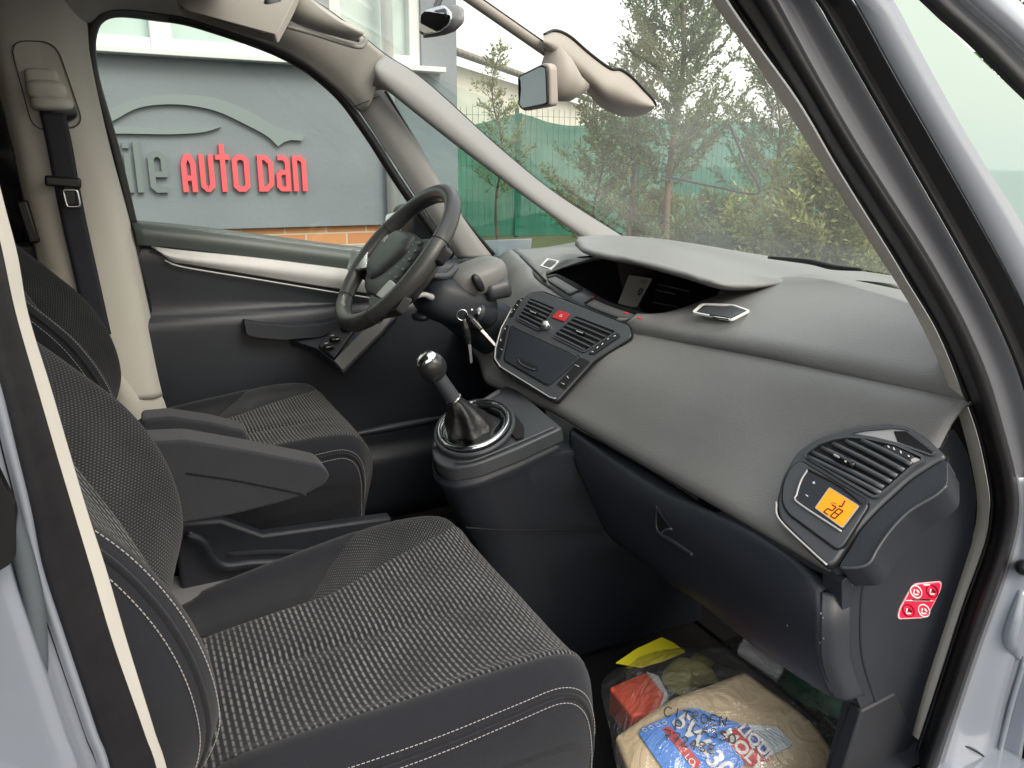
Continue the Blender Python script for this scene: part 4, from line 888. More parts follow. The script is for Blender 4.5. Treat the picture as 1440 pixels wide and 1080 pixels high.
c1 = [at(866, 449, 'z', .948), at(935, 448, 'z', .955), at(1000, 427, 'z', .980), at(1052, 409, 'z', 1.004), at(1132, 396, 'z', 1.036), at(1250, 424, 'z', 1.045), at(1345, 462, 'z', 1.04)]
c01 = [a.lerp(b, .5)+Vector((0, 0, .008)) for a, b in zip(cr(c0, 12), cr(c1, 12))]
c01a = [a.lerp(b, .12)+Vector((0, 0, .006)) for a, b in zip(cr(c0, 12), cr(c1, 12))]
top = band('dash_top', [c0f, c0, c01a, c01, c1], M['pad'], dash, n=80, solid=.012)
rearc = [Vector((1.27, y, 1.032)) for y in (.20, .05, -.1, -.3, -.5, -.735)]
c1b = [at(1010, 415, 'z', .99), at(1052, 408, 'z', 1.004), at(1132, 396, 'z', 1.034), at(1250, 424, 'z', 1.043), at(1345, 462, 'z', 1.038)]
band('dash_rear', [c1b, [a.lerp(b, .25)+Vector((0, 0, .004)) for a, b in zip(cr(c1b, 8), cr(rearc, 8))], [a.lerp(b, .6)+Vector((0, 0, -.012)) for a, b in zip(cr(c1b, 8), cr(rearc, 8))], rearc], M['pad'], dash, n=50, solid=.004)
# driver side top
l0 = [Vector((face(y)[0][0], y, face(y)[0][1]+.006)) for y in (.30, .36, .42, .5, .6, .74)]
band('dash_top_driver', [l0, [Vector((.80, .385, .985)), Vector((.86, .43, 1.012)), Vector((.90, .5, 1.022)), Vector((.94, .6, 1.022)), Vector((.98, .74, 1.01))],
                         [Vector((1.02, .44, 1.016)), Vector((1.05, .55, 1.02)), Vector((1.08, .74, 1.02))], [Vector((1.26, .30, 1.035)), Vector((1.26, .5, 1.035)), Vector((1.25, .76, 1.035))]], M['pad'], dash, n=40, solid=.006)
tube('dash_recess_line', [at(732, 360, 'z', 1.026), at(746, 374, 'z', 1.016), at(760, 388, 'z', .995), at(768, 396, 'z', .982)], .003, M['hard'], dash)
# instrument tub
tm = mat('tub_plastic', (.010, .010, .012), .38)
tub = []
A_ = cr([Vector((.80, .40, .972)), Vector((.815, .22, .958)), Vector((.83, .05, .950)), Vector((.845, -.05, .953)), at(1000, 427, 'z', .975), at(1052, 409, 'z', 1.0)], 30)
B_ = cr([Vector((1.17, .42, 1.02)), Vector((1.2, .25, 1.03)), Vector((1.2, 0, 1.03)), Vector((1.19, -.1, 1.02)), Vector((1.17, -.18, 1.01)), Vector((1.12, -.20, 1.0))], 30)
for a, b in zip(A_, B_):
    tub.append([a, a+Vector((.012, 0, -.03)), a+Vector((.03, 0, -.06)), a.lerp(b, .5)+Vector((0, 0, -.09)), b+Vector((-.02, 0, -.07)), b])
grid('instrument_tub', tub, tm, dash)
band('tub_side', [[Vector((.80, .41, .975)), Vector((.90, .46, 1.01)), Vector((1.05, .46, 1.02))], [Vector((.81, .395, .955)), Vector((.90, .44, .97)), Vector((1.05, .44, .98))], [Vector((.83, .38, .91)), Vector((.92, .40, .89)), Vector((1.05, .40, .9))]], tm, dash, n=20)
lip = [Vector((.985, .47, 1.022)), at(812, 346, 'y', .43), at(822, 356, 'z', 1.062), at(845, 364, 'z', 1.060), at(900, 375, 'z', 1.052), at(960, 391, 'z', 1.040), at(1015, 407, 'z', 1.022), at(1060, 408, 'z', 1.016), at(1105, 401, 'z', 1.026), at(1140, 397, 'z', 1.036)]
lipf = [Vector((.99, .475, 1.028)), at(810, 341, 'y', .435), at(817, 347, 'z', 1.074), at(845, 354, 'z', 1.074), at(900, 366, 'z', 1.068), at(960, 382, 'z', 1.056), at(1012, 398, 'z', 1.042), at(1060, 402, 'z', 1.030), at(1105, 398, 'z', 1.032), at(1142, 396, 'z', 1.038)]
upc = [Vector((1.02, .47, 1.034)), at(816, 335, 'y', .425), at(832, 332, 'x', .95), at(865, 331, 'x', 1.0), at(905, 337, 'x', 1.03), at(960, 350, 'x', 1.05), at(1020, 367, 'x', 1.06), at(1070, 381, 'x', 1.06), at(1110, 391, 'x', 1.06), at(1146, 396, 'x', 1.06)]
rec = [Vector((1.10, .50, 1.03)), Vector((1.19, .47, 1.035)), Vector((1.23, .40, 1.04)), Vector((1.24, .3, 1.042)), Vector((1.25, .15, 1.042)), Vector((1.25, .05, 1.042)), Vector((1.25, -.05, 1.040)), Vector((1.24, -.15, 1.038)), Vector((1.22, -.25, 1.036)), Vector((1.18, -.33, 1.036))]
und = [p+Vector((.05, 0, .006)) for p in lip]
md_ = [a.lerp(b, .45)+Vector((0, 0, .006)) for a, b in zip(upc, rec)]
hd = band('instrument_hood', [und, lip, lipf, [a.lerp(b, .45)+Vector((0, 0, .004)) for a, b in zip(lipf, upc)], upc, md_, rec], M['pad'], dash, n=90, m=44)
# displays deep in the tub
dsp0 = at(890, 412, 'x', 1.02); dn = Vector((-.80, -.30, .55)).normalized(); DP = lambda x, y: pl(x, y, dsp0, dn)
plate('display_screen', rnd([DP(905, 384), DP(1000, 408), DP(985, 446), DP(898, 440)], .006), .006, M['gloss'], dash, bevel=.002)
crd = plate('speed_display', rnd([DP(886, 388), DP(918, 393), DP(896, 434), DP(870, 428)], .003), .004, mat('lcd_grey', (.50, .48, .45), .35), dash, bevel=.001, lift=.006)
xd, yd = DP(910, 394)-DP(896, 391), DP(900, 398)-DP(892, 414)
for k_ in range(4): tube('display_line', [DP(903-k_*1.0, 394+k_*1.6-.5)+dn*.0065, DP(912-k_*1.0, 396.5+k_*1.6-.5)+dn*.0065], .0006, M['black'], crd, n=2, seg=4)
for k_, (a_0, b_0) in enumerate((((925, 400), (970, 410)), ((922, 408), (950, 414)), ((918, 425), (965, 434)))): tube('display_glow', [DP(*a_0)+dn*.0004, DP(*b_0)+dn*.0004], .0012, mat('display_print', (.20, .22, .24), .4) if k_ == 0 else bpy.data.materials['display_print'], dash, n=2, seg=4)
text('digit', '0', DP(897, 416)+dn*.0065, xd, yd, .028, M['black'], crd, sx=.9)
# trays in front of the tub
tl_ = cr([Vector((face(y)[0][0]+.004, y, face(y)[0][1]+.006)) for y in (.385, .33, .24, .14, .05, -.01, -.075)], 60)
tu_ = cr([at(783, 385, 'z', .985), at(800, 393, 'z', .980), at(818, 403, 'z', .974), at(855, 423, 'z', .966), at(900, 438, 'z', .962), at(938, 448, 'z', .962)], 60)
def TS(s_, t_, up=0): k = s_*59; i = min(58, int(k)); f = k-i; return tl_[i].lerp(tl_[i+1], f).lerp(tu_[i].lerp(tu_[i+1], f), t_)+Vector((-.2, 0, 1)).normalized()*up
trs = grid('tray_strip', [[TS(k/59, 0)+Vector((.002, 0, -.012))]+[TS(k/59, t, .003*math.sin(math.pi*t)) for t in np.linspace(0, 1, 7)]+[TS(k/59, 1)+Vector((.01, 0, -.02))] for k in range(60)], M['panel'], dash)
for a, b in ((.06, .36), (.52, .95)):
    for nm, t0, t1, u_, mt in (('tray_floor', .18, .80, .0042, 'pad'), ('tray_wall', .62, .84, .0052, 'hole')):
        sv = np.linspace(a, b, 14); grid(nm, [[TS(q, t0+(t1-t0)*j/3, u_) for j in range(4)] for q in sv], M[mt], trs, solid=.002)
    grid('tray_wall', [[TS(q, .18+.64*j/3, .0056) for j in range(4)] for q in np.linspace(a-.008, a+.008, 3)], M['hole'], trs, solid=.002)
for x, y in ((834, 418), (880, 440), (899, 447)):
    blob('red_lamp', at(x, y, 'z', .968), (.005, .005, .002), M['redled'], trs)
# small demister frames
vf = ring('demister_frame', rnd([at(987, 436, 'z', .983), at(1032, 438, 'z', .985), at(1056, 447, 'z', .986), at(1029, 461, 'z', .978), at(973, 449, 'z', .974)], .01), .005, .003, M['white'], dash, lift=.014)
plate('demister_grille', rnd([at(990, 440, 'z', .983), at(1029, 441, 'z', .985), at(1046, 447, 'z', .985), at(1026, 456, 'z', .979), at(984, 448, 'z', .976)], .006), .004, M['panel'], vf, bevel=.0005, lift=.0125)
for k in range(3): tube('demister_slit', [at(998+k*4, 443+k*3.2, 'z', .999), at(1022+k*2, 446+k*3.0, 'z', .999)], .0012, M['hole'], vf, n=4)
vf2 = ring('demister_frame', rnd([at(770, 370, 'z', 1.022), at(787, 374, 'z', 1.022), at(775, 386, 'z', 1.016), at(760, 381, 'z', 1.016)], .004), .005, .003, M['white'], dash, lift=.012)
plate('demister_grille', rnd([at(770, 373, 'z', 1.022), at(783, 376, 'z', 1.022), at(775, 383, 'z', 1.018), at(764, 380, 'z', 1.018)], .003), .004, M['hard'], vf2, bevel=.0005, lift=.011)
# ---------------------------------------------------------- centre panel
pTR, pBR, pTL = Vector((.774, -.018, .922)), at(784, 563, 'y', .02), at(747, 411, 'y', .27)
pn = (pBR-pTR).cross(pTL-pTR).normalized(); pn = pn if pn.dot(CAM-pTR) > 0 else -pn
p0 = pTR+pn*.027
CP = lambda x, y: pl(x, y, p0, pn); CPs = lambda L: [CP(x, y) for x, y in L]
cpo = rnd(CPs([(747, 411), (763, 410), (884, 457), (888, 473), (834, 507), (790, 556), (783, 564), (772, 560), (703, 518), (694, 506), (697, 488), (708, 455), (722, 430)]), .008)
cp = plate('centre_panel', cpo, .05, M['panel'], CAR, bevel=.003, seg=3)
ring('panel_gap', cpo, -.003, .004, M['hole'], cp, lift=-.003)
tube('panel_edge', [p+pn*.001 for p in rnd(CPs([(720, 434), (705, 462), (697, 490), (696, 505), (704, 516), (772, 558), (783, 562)]), .004)], .0014, M['satin'], cp, n=50, seg=6)
def lerp2(q, s, t): return q[0].lerp(q[1], s).lerp(q[3].lerp(q[2], s), t)
def vent(q, n, parent, nrm, name='air_vent', tab=(.5, .5), th=.0042):
    hole = plate(name, rnd(q, .006), .003, M['hole'], parent, bevel=0, lift=.0008)
    ring('vent_rim', rnd(q, .006), -.003, .003, M['panel'], hole, lift=.0030)
    ax = (q[1]-q[0]).normalized(); dn_ = nrm.cross(ax).normalized()
    for k in range(n):
        t = (k+.75)/n; a, b = lerp2(q, .02, t), lerp2(q, .98, t)
        tube('vent_slat', [a+nrm*.003, a.lerp(b, .5)+nrm*.0045, b+nrm*.003], th*.5, M['panel'], hole, n=8, seg=8, up=nrm, flat=.6, auto=60)
    c = lerp2(q, *tab)+nrm*.007; Mx = Matrix((ax, dn_, nrm)).transposed()
    box('vent_tab', c, (.020, .008, .008), M['gloss'], hole, rot=Mx, bevel=.002); box('vent_tab_edge', c+nrm*.0035-dn_*.0015, (.018, .002, .002), M['satin'], hole, rot=Mx, bevel=.0005)
    return hole
qL = CPs([(746, 420), (781, 434), (759, 465), (728, 449)]); qR = CPs([(810, 445), (867, 467), (822, 495), (778, 473)])
vent(qL, 6, cp, pn); vent(qR, 6, cp, pn)
hz = plate('hazard_button', rnd(CPs([(787, 437), (802, 442), (793, 453), (776, 447)]), .003), .006, M['red'], cp, bevel=.001, lift=.003)
tc_ = CP(790, 445); hx = (CP(800, 448)-CP(780, 441)).normalized(); hy = pn.cross(hx)
stroke('hazard_mark', [[(-.0035, -.0025), (.0035, -.0025), (0, .0035), (-.0035, -.0025)]], .0009, .0004, M['white'], hz, O=tc_+pn*.0032, X=hx, Y=hy, Z=pn)
kc = CP(769.5, 459.5)
kn = tube('vent_knob', [kc, kc+pn*.004, kc+pn*.011, kc+pn*.013], [.0095, .0100, .0092, .007], M['chrome'], cp, n=0, seg=28)
tube('knob_centre', [kc+pn*.0125, kc+pn*.0145], .0055, M['satin'], kn, n=0, seg=20)
lid = plate('storage_lid', rnd(CPs([(719, 459), (724, 459), (813, 500), (814, 505), (773, 541), (768, 541), (711, 508), (710, 503)]), .003), .006, M['hard'], cp, bevel=.0015, lift=.003)
ring('lid_gap', rnd(CPs([(719, 459), (813, 500), (815, 505), (773, 542), (768, 542), (710, 508), (709, 503)]), .003), -.0018, .003, M['hole'], cp, lift=.0006)
tube('lid_top_edge', [p+pn*.003 for p in CPs([(722, 460), (770, 482), (812, 501)])], .0012, M['panel'], lid, n=8)
plate('lid_pull', rnd(CPs([(729, 504), (758, 517), (757, 522), (750, 521), (731, 510)]), .003), .003, M['hole'], lid, bevel=.0005, lift=.0045)
tube('lid_pull_lip', [p+pn*.0045 for p in CPs([(730, 507), (735, 514), (750, 521), (754, 521)])], .0016, M['panel'], lid, n=12)
band_ = plate('button_strip', rnd(CPs([(728, 423), (736, 419), (722, 445), (716, 447)]), .002), .004, M['black'], cp, bevel=.0008, lift=.0018)
plate('button_strip', rnd(CPs([(712, 458), (716, 458), (706, 500), (703, 507), (699, 500), (703, 480)]), .002), .004, M['black'], cp, bevel=.0008, lift=.0018)
br = plate('button_strip', rnd(CPs([(863, 471), (871, 469), (872, 474), (836, 499), (828, 498)]), .002), .004, M['black'], cp, bevel=.0008, lift=.0026)
plate('button_strip', rnd(CPs([(818, 503), (831, 509), (795, 548), (783, 541)]), .003), .004, M['black'], cp, bevel=.0008, lift=.0018)
def marks(L, nrm, P, parent, lift=.0026, r=.0011, nm='button_mark', mt='white'):
    for (x, y, dx, dy) in L:
        tube(nm, [P(x-dx, y-dy)+nrm*lift, P(x+dx, y+dy)+nrm*lift], r, M[mt], parent, n=2, seg=6)
marks([(733, 423, 1.6, .6), (728, 430, .6, 1), (724, 436, .7, 1), (720, 440, 1, -.8), (711, 463, .4, .9), (705, 479, .6, 1.6), (706, 492, 1.6, .8), (812, 515, 3, 1.4), (799, 531, 1.2, 1.6), (792, 540, 2.2, 1.1)], pn, CP, cp, r=.0007)
marks([(865, 474, 1.6, -.8), (856, 478, .9, -.9), (848, 485, 1, -1.3), (841, 490, 1, -1.3), (834, 496, 1.2, -.5)], pn, CP, br, lift=.0036, r=.0010)
# ---------------------------------------------------------- passenger vent and temperature panel
sn_ = Vector((-.715, -.06, .70)).normalized(); s0 = Vector((.655, -.6, .80))+sn_*.036; SPn = lambda x, y: pl(x, y, s0, sn_)
Z7 = lambda L: [SPn(1080+x/5.538, 580+y/5.538) for x, y in L]
pv = plate('passenger_vent_panel', rnd(Z7([(120, 480), (230, 300), (400, 190), (650, 110), (900, 88), (1075, 98), (1220, 180), (1392, 342), (1290, 390), (1100, 510), (850, 740), (700, 900), (600, 1040), (520, 1160), (460, 1190), (340, 1080), (90, 830), (68, 700)]), .012), .05, M['panel'], CAR, bevel=.003)
ring('panel_gap', rnd(Z7([(120, 480), (230, 300), (400, 190), (650, 110), (900, 88), (1075, 98), (1220, 180), (1392, 342), (1290, 390), (1100, 510), (850, 740), (700, 900), (600, 1040), (520, 1160), (460, 1190), (340, 1080), (90, 830), (68, 700)]), .012), -.0028, .004, M['hole'], pv, lift=-.006)
tube('panel_bead', [p+sn_*.001 for p in cr(Z7([(66, 700), (90, 835), (340, 1082), (460, 1190)]), 24)], .0014, M['satin'], pv, n=0, seg=6)
sl1 = plate('side_window_outlet', rnd(Z7([(650, 172), (760, 150), (970, 132), (1082, 142), (1302, 318), (1280, 335), (1000, 240), (820, 196)]), .004), .003, M['satin'], pv, bevel=.0003, lift=.0006)
plate('outlet_opening', rnd(Z7([(980, 150), (1080, 150), (1288, 315), (1276, 326), (1010, 232)]), .002), .003, M['hole'], sl1, bevel=0, lift=.0014)
ring('outlet_rim', rnd(Z7([(650, 172), (760, 150), (970, 132), (1082, 142), (1302, 318), (1280, 335), (1000, 240), (820, 196)]), .004), -.002, .003, M['panel'], sl1, lift=.003)
vo = rnd(Z7([(300, 338), (400, 262), (520, 222), (640, 207), (780, 220), (1000, 270), (1200, 360), (1196, 385), (1130, 420), (1040, 500), (940, 590), (842, 662), (600, 522)]), .004)
vh = plate('air_vent', vo, .003, M['hole'], pv, bevel=0, lift=.0008)
ring('vent_rim', vo, -.0035, .004, M['panel'], vh, lift=.004)
for a, b in (((315, 352), (885, 640)), ((350, 318), (905, 596)), ((425, 282), (965, 552)), ((510, 250), (1010, 508)), ((610, 228), (1065, 462)), ((735, 224), (1125, 416))):
    A, B = Z7([a, b]); ax = (B-A).normalized()
    tube('vent_slat', [A+sn_*.002, A.lerp(B, .5)+sn_*.005, B+sn_*.003], .0034, M['panel'], vh, n=10, seg=8, up=sn_, flat=.75)
Ta, Tb = Z7([(530, 360), (690, 440)]); 
tube('vent_tab', [Ta+sn_*.007, Ta.lerp(Tb, .5)+sn_*.009, Tb+sn_*.008], [.003, .0055, .0035], M['gloss'], vh, n=8, seg=10); tube('vent_tab_edge', [p+sn_*.012 for p in Z7([(540, 365), (590, 395), (640, 425)])], .0016, M['satin'], vh, n=8)
sb = plate('vent_slider', rnd(Z7([(915, 268), (990, 280), (1150, 352), (1118, 392), (1020, 345), (905, 290)]), .003), .004, M['black'], pv, bevel=.0008, lift=.0052)
SPm = lambda x, y: SPn(1080+x/5.538, 580+y/5.538)
marks([(950, 285, 5, 7), (992, 302, 4, 9), (1046, 328, 3, 9), (1106, 358, 7, 5)], sn_, SPm, sb, lift=.0058, r=.0009, nm='slider_mark')
plate('slider_end', rnd(Z7([(1118, 385), (1150, 365), (1195, 382), (1135, 410)]), .002), .003, M['satin'], pv, bevel=.0004, lift=.005)
cpl = rnd(Z7([(250, 380), (800, 712), (590, 1040), (540, 1070), (160, 790), (115, 700), (125, 560), (180, 440)]), .010)
ct = plate('temperature_panel', cpl, .004, M['panel'], pv, bevel=.001, lift=.0028); ring('control_gap', cpl, -.0022, .003, M['hole'], pv, lift=.0006)
ri = rnd(Z7([(318, 458), (800, 702), (582, 940), (232, 705), (226, 660), (275, 520)]), .005)
rc = plate('control_recess', ri, .002, M['hard'], ct, bevel=.0003, lift=.0038)
tube('recess_edge', [p+sn_*.004 for p in cr(Z7([(318, 460), (268, 540), (232, 655), (240, 712), (580, 938)]), 30)], .0014, M['satin'], ct, n=0, seg=6)
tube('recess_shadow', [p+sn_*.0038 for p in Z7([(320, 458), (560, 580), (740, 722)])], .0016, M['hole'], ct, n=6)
lcd = plate('temperature_display', rnd(Z7([(490, 602), (714, 742), (590, 908), (382, 755)]), .001), .003, mat('amber_display', (.95, .33, .008), .3, emis=.17), ct, bevel=.0003, lift=.0046)
ring('display_rim', rnd(Z7([(490, 602), (714, 742), (590, 908), (382, 755)]), .001), -.0010, .0015, M['satin'], lcd, lift=.0048)
dk = mat('display_digits', (.10, .02, .01), .5)
X_ = SPm(540, 842)-SPm(440, 782); Y_ = SPm(478, 738)-SPm(440, 782)
def seg7(ch, ox):
    S_ = {'2': 'abged', '8': 'abcdefg'}[ch]; w_, h = .55, 1.0
    L = {'a': [(0, h), (w_, h)], 'b': [(w_, h), (w_, h/2)], 'c': [(w_, h/2), (w_, 0)], 'd': [(0, 0), (w_, 0)], 'e': [(0, 0), (0, h/2)], 'f': [(0, h/2), (0, h)], 'g': [(0, h/2), (w_, h/2)]}
    return [[(ox+x, y) for x, y in L[c]] for c in S_]
sx_ = X_.length/1.45
yy = Y_-X_.normalized()*Y_.dot(X_.normalized())
sg = [[(x*.0125+y*.002, y*.0135) for x, y in p] for p in seg7('2', 0)+seg7('8', .85)]
stroke('digits', sg, .0016, .0004, dk, lcd, O=SPm(446, 790)+sn_*.0048, X=X_.normalized(), Y=yy.normalized(), Z=sn_)
tube('seat_symbol', [p+sn_*.0049 for p in Z7([(612, 702), (600, 725), (585, 748), (566, 742)])], .0010, dk, lcd, n=12, seg=6)
tube('airflow_symbol', [p+sn_*.0049 for p in Z7([(500, 722), (525, 718), (545, 730)])], .0004, dk, lcd, n=8, seg=6)
marks([(365, 560, 9, 5), (365, 560, 5, -9), (312, 660, 9, 6)], sn_, SPm, rc, lift=.0042, r=.0008, nm='temperature_mark')
# end cap beside the panel
ec = plate('dash_end_cap', rnd(Z7([(1392, 350), (1392, 560), (1300, 645), (1100, 765), (960, 905), (850, 1060), (800, 1150), (740, 1200), (540, 1205), (560, 1160), (640, 1040), (720, 900), (860, 750), (1110, 520), (1295, 398)]), .008), .05, M['hard'], CAR, bevel=.003, lift=-.003)
tube('cap_edge', [p+sn_*-.001 for p in cr(Z7([(1388, 565), (1300, 645), (1100, 765), (960, 905), (850, 1060), (790, 1165), (700, 1205), (560, 1208)]), 40)], .0018, M['panel'], ec, n=0, seg=6)
# dash side wall with sticker
sy = -.710
sw_ = plate('dash_side', rnd(ats([(1318, 642), (1340, 600), (1362, 640), (1374, 700), (1368, 762), (1338, 853), (1301, 967), (1283, 1034), (1270, 1120), (1180, 1120), (1212, 1000), (1192, 950), (1184, 900), (1184, 815), (1215, 803), (1250, 750), (1322, 690)], 'y', sy), .01), .03, M['hard'], CAR, bevel=.006, seg=4)
tube('side_rib', ats([(1336, 682), (1300, 700), (1262, 740), (1232, 785), (1216, 812), (1210, 860), (1212, 920), (1228, 975), (1240, 1005)], 'y', sy+.001), .0035, M['hard'], sw_, n=50)
tube('side_rib', ats([(1196, 818), (1192, 870), (1196, 925), (1212, 975)], 'y', sy+.004), .0045, M['hard'], sw_, n=30)
kp = plate('kick_panel', ats([(1212, 1000), (1260, 975), (1284, 1030), (1268, 1130), (1170, 1130)], 'y', sy-.004), .02, mat('kick_plastic', (.013, .015, .020), .6, bump=.15, bscale=500), CAR, bevel=.003)
stq = ats([(1284, 821), (1325, 817), (1323, 830), (1303, 869), (1262, 871), (1264, 858)], 'y', sy-.001)
stk = plate('warning_sticker', rnd(stq, .010), .001, mat('sticker_pink_edge', (.85, .45, .50), .5), sw_, bevel=0)
cs_ = sum(stq, Vector())/6
plate('sticker_face', rnd([cs_+(p-cs_)*.93 for p in stq], .009), .001, mat('sticker_red', (.80, .02, .07), .45), stk, bevel=0, lift=.0006)
KK = lambda x, y: at(1200+x/3.6, 780+y/3.6, 'y', sy-.0022)
for i, (x, y, lt) in enumerate(((317, 187, 1), (400, 185, 0), (280, 283, 0), (357, 283, 1))):
    c = KK(x, y); pts = [KK(x+math.cos(q)*30-math.sin(q)*6, y-math.sin(q)*34+0*math.cos(q)) for q in [2*math.pi*k/20 for k in range(20)]]
    ring('sticker_circle', pts, .0016, .0004, M['white'] if lt else mat('sticker_dark', (.25, .0, .02), .5), stk, lift=.0004)
    tube('sticker_seat', [KK(x-10, y-12)-Vector((0, .0004, 0)), KK(x-14, y+12)-Vector((0, .0004, 0)), KK(x+8, y+14)-Vector((0, .0004, 0))], .0011, M['white'], stk, n=8, seg=6); tube('sticker_bag', [KK(x+2, y-8)-Vector((0, .0004, 0)), KK(x+12, y+4)-Vector((0, .0004, 0))], .0014, M['white'] if lt else M['black'], stk, n=4, seg=6)
tube('sticker_line', [KK(265, 232), KK(405, 234)], .0006, M['white'], stk, n=2)
tube('sticker_line', [KK(300, 228), KK(385, 229)], .0012, M['black'], stk, n=2); tube('sticker_line', [KK(355, 153), KK(385, 153)], .0012, M['white'], stk, n=2)
# ---------------------------------------------------------- glovebox
g0 = [at(806, 600, 'x', .642), at(905, 656, 'x', .642), at(1000, 716, 'x', .642), at(1100, 777, 'x', .642), at(1178, 818, 'x', .642)]
g1 = [at(800, 607, 'x', .612), at(870, 655, 'x', .612), at(939, 697, 'x', .612), at(1045, 745, 'x', .612), at(1122, 797, 'x', .612), at(1155, 832, 'x', .612)]
g2 = [at(806, 645, 'x', .600), at(900, 705, 'x', .600), at(1000, 765, 'x', .600), at(1090, 825, 'x', .600), at(1154, 870, 'x', .600)]
g3 = [at(830, 700, 'x', .602), at(910, 765, 'x', .602), at(1010, 820, 'x', .602), at(1095, 885, 'x', .602), at(1155, 928, 'x', .602)]
g4 = [at(856, 752, 'x', .622), at(936, 813, 'x', .622), at(992, 850, 'x', .622), at(1050, 897, 'x', .622), at(1113, 941, 'x', .622), at(1172, 980, 'x', .622)]
g5 = [Vector((p.x+.05, max(p.y, -.68), p.z-.012)) for p in g4]; g6 = [Vector((1.0, max(p.y, -.66), .58)) for p in g4]
gb = band('glovebox', [g0, [p+Vector((.008, 0, .002)) for p in g1], g1, g2, g3, g4, g5, g6], M['hard'], CAR, n=60, m=56, solid=.004)
ge = [[at(1155, 832, 'x', .612), at(1154, 870, 'x', .600), at(1155, 928, 'x', .602), at(1172, 980, 'x', .622)]]
ge.append([p+Vector((.012, -.010, 0)) for p in ge[0]]); ge.append([p+Vector((.035, -.012, 0)) for p in ge[0]])
band('glovebox_end', ge, M['hard'], gb, n=30, solid=.003)
hp_ = lambda x, y: at(860+x/3.79, 660+y/3.79, 'x', .5985)
plate('handle_recess', rnd([hp_(242, 200), hp_(262, 240), hp_(318, 318), hp_(262, 345), hp_(244, 310)], .003), .004, M['black'], gb, bevel=.001, lift=.001)
tube('handle_lip', [hp_(240, 195), hp_(240, 300), hp_(262, 345), hp_(340, 395), hp_(432, 456)], [.0016, .003, .0045, .0045, .0035], M['hard'], gb, n=40, seg=8)
tube('handle_lip', [hp_(262, 342), hp_(290, 322), hp_(322, 318)], .0022, M['panel'], gb, n=10)
sm_ = mat('scuff', (.30, .30, .31), .8)
for x, y, r_ in ((1154, 862, .0012), (1157, 868, .0009), (1153, 884, .0010), (1155, 893, .0014), (1158, 897, .0009), (1153, 903, .0013), (1156, 908, .0008), (1107, 879, .0009)): blob('scuff', at(x, y, 'x', .6005)+Vector((-.001, -.001, 0)), (r_*.5, r_, r_*1.4), sm_, gb, nu=8, nv=6)
# lower dash behind and below, driver's side
band('driver_lower_dash', [[Vector((.64, .12, .775)), Vector((.66, .4, .79)), Vector((.73, .74, .80))], [Vector((.68, .12, .70)), Vector((.70, .4, .70)), Vector((.75, .74, .70))], [Vector((.80, .12, .56)), Vector((.84, .4, .54)), Vector((.85, .74, .54))], [Vector((1.1, .12, .5)), Vector((1.1, .4, .5)), Vector((1.1, .74, .5))]], M['hard'], CAR, n=30, solid=.004)
tube('door_pocket_edge', [at(498, 611, 'y', .60), at(540, 603, 'y', .60), at(600, 592, 'y', .60), at(640, 585, 'y', .60)], [.008, .012, .010, .006], M['hard'], CAR, n=24)
for k, x in enumerate((.86, .90)):
    y = .44-.14*k; pd = box('pedal', (x, y, .42), (.012, .06, .07), M['rubber'], CAR, rot=R(-30), bevel=.006); tube('pedal_arm', [(x+.01, y, .44), (x+.10, y, .60), (x+.10, y, .72)], .008, M['hard'], pd)
# ---------------------------------------------------------- gear console
q0 = at(668, 605, 'y', .025); qn = Vector((-.24, 0, 1)).normalized(); PP = lambda x, y: pl(x, y, q0, qn); PPs = lambda L: [PP(x, y) for x, y in L]
out = rnd(PPs([(606, 634), (608, 610), (630, 587), (663, 569), (701, 545), (718, 538), (790, 598), (782, 602), (725, 628), (668, 650), (632, 656), (612, 648)]), .022, 8)
gc = plate('gear_console', out, .030, M['panel'], CAR, bevel=.004, seg=3, lift=-.004)
def shift(P, s, dx, dz): 
    c = sum(P, Vector())/len(P); return [Vector((c.x+(p.x-c.x)*s+dx, c.y+(p.y-c.y)*s, p.z+dz)) for p in P]
def stretch(P, f):           # let the front end run on under the dash
    xm = max(p.x for p in P); return [Vector((p.x+(f if p.x > xm-.09 else 0), p.y-(.03 if (p.x > xm-.09 and p.y < 0) else 0), p.z)) for p in P]
rows = [shift(out, .96, 0, -.030), shift(out, .96, 0, -.037), shift(out, .99, 0, -.040), shift(out, 1.0, .002, -.046), shift(out, .985, .006, -.054)]
o2 = stretch(out, .30)
rows += [shift(o2, .97, .010, -.068), shift(o2, .95, .026, -.12), shift(o2, .92, .05, -.19), shift(o2, .90, .07, -.27), shift(o2, .90, .08, -.36), shift(o2, .92, .09, -.50)]
grid('console_body', [r+[r[0]] for r in rows], M['hard'], gc, auto=60)
tube('console_joint', ats([(655, 742), (720, 746), (800, 745), (868, 742)], 'y', -.118), .0018, M['hole'], gc, n=20)
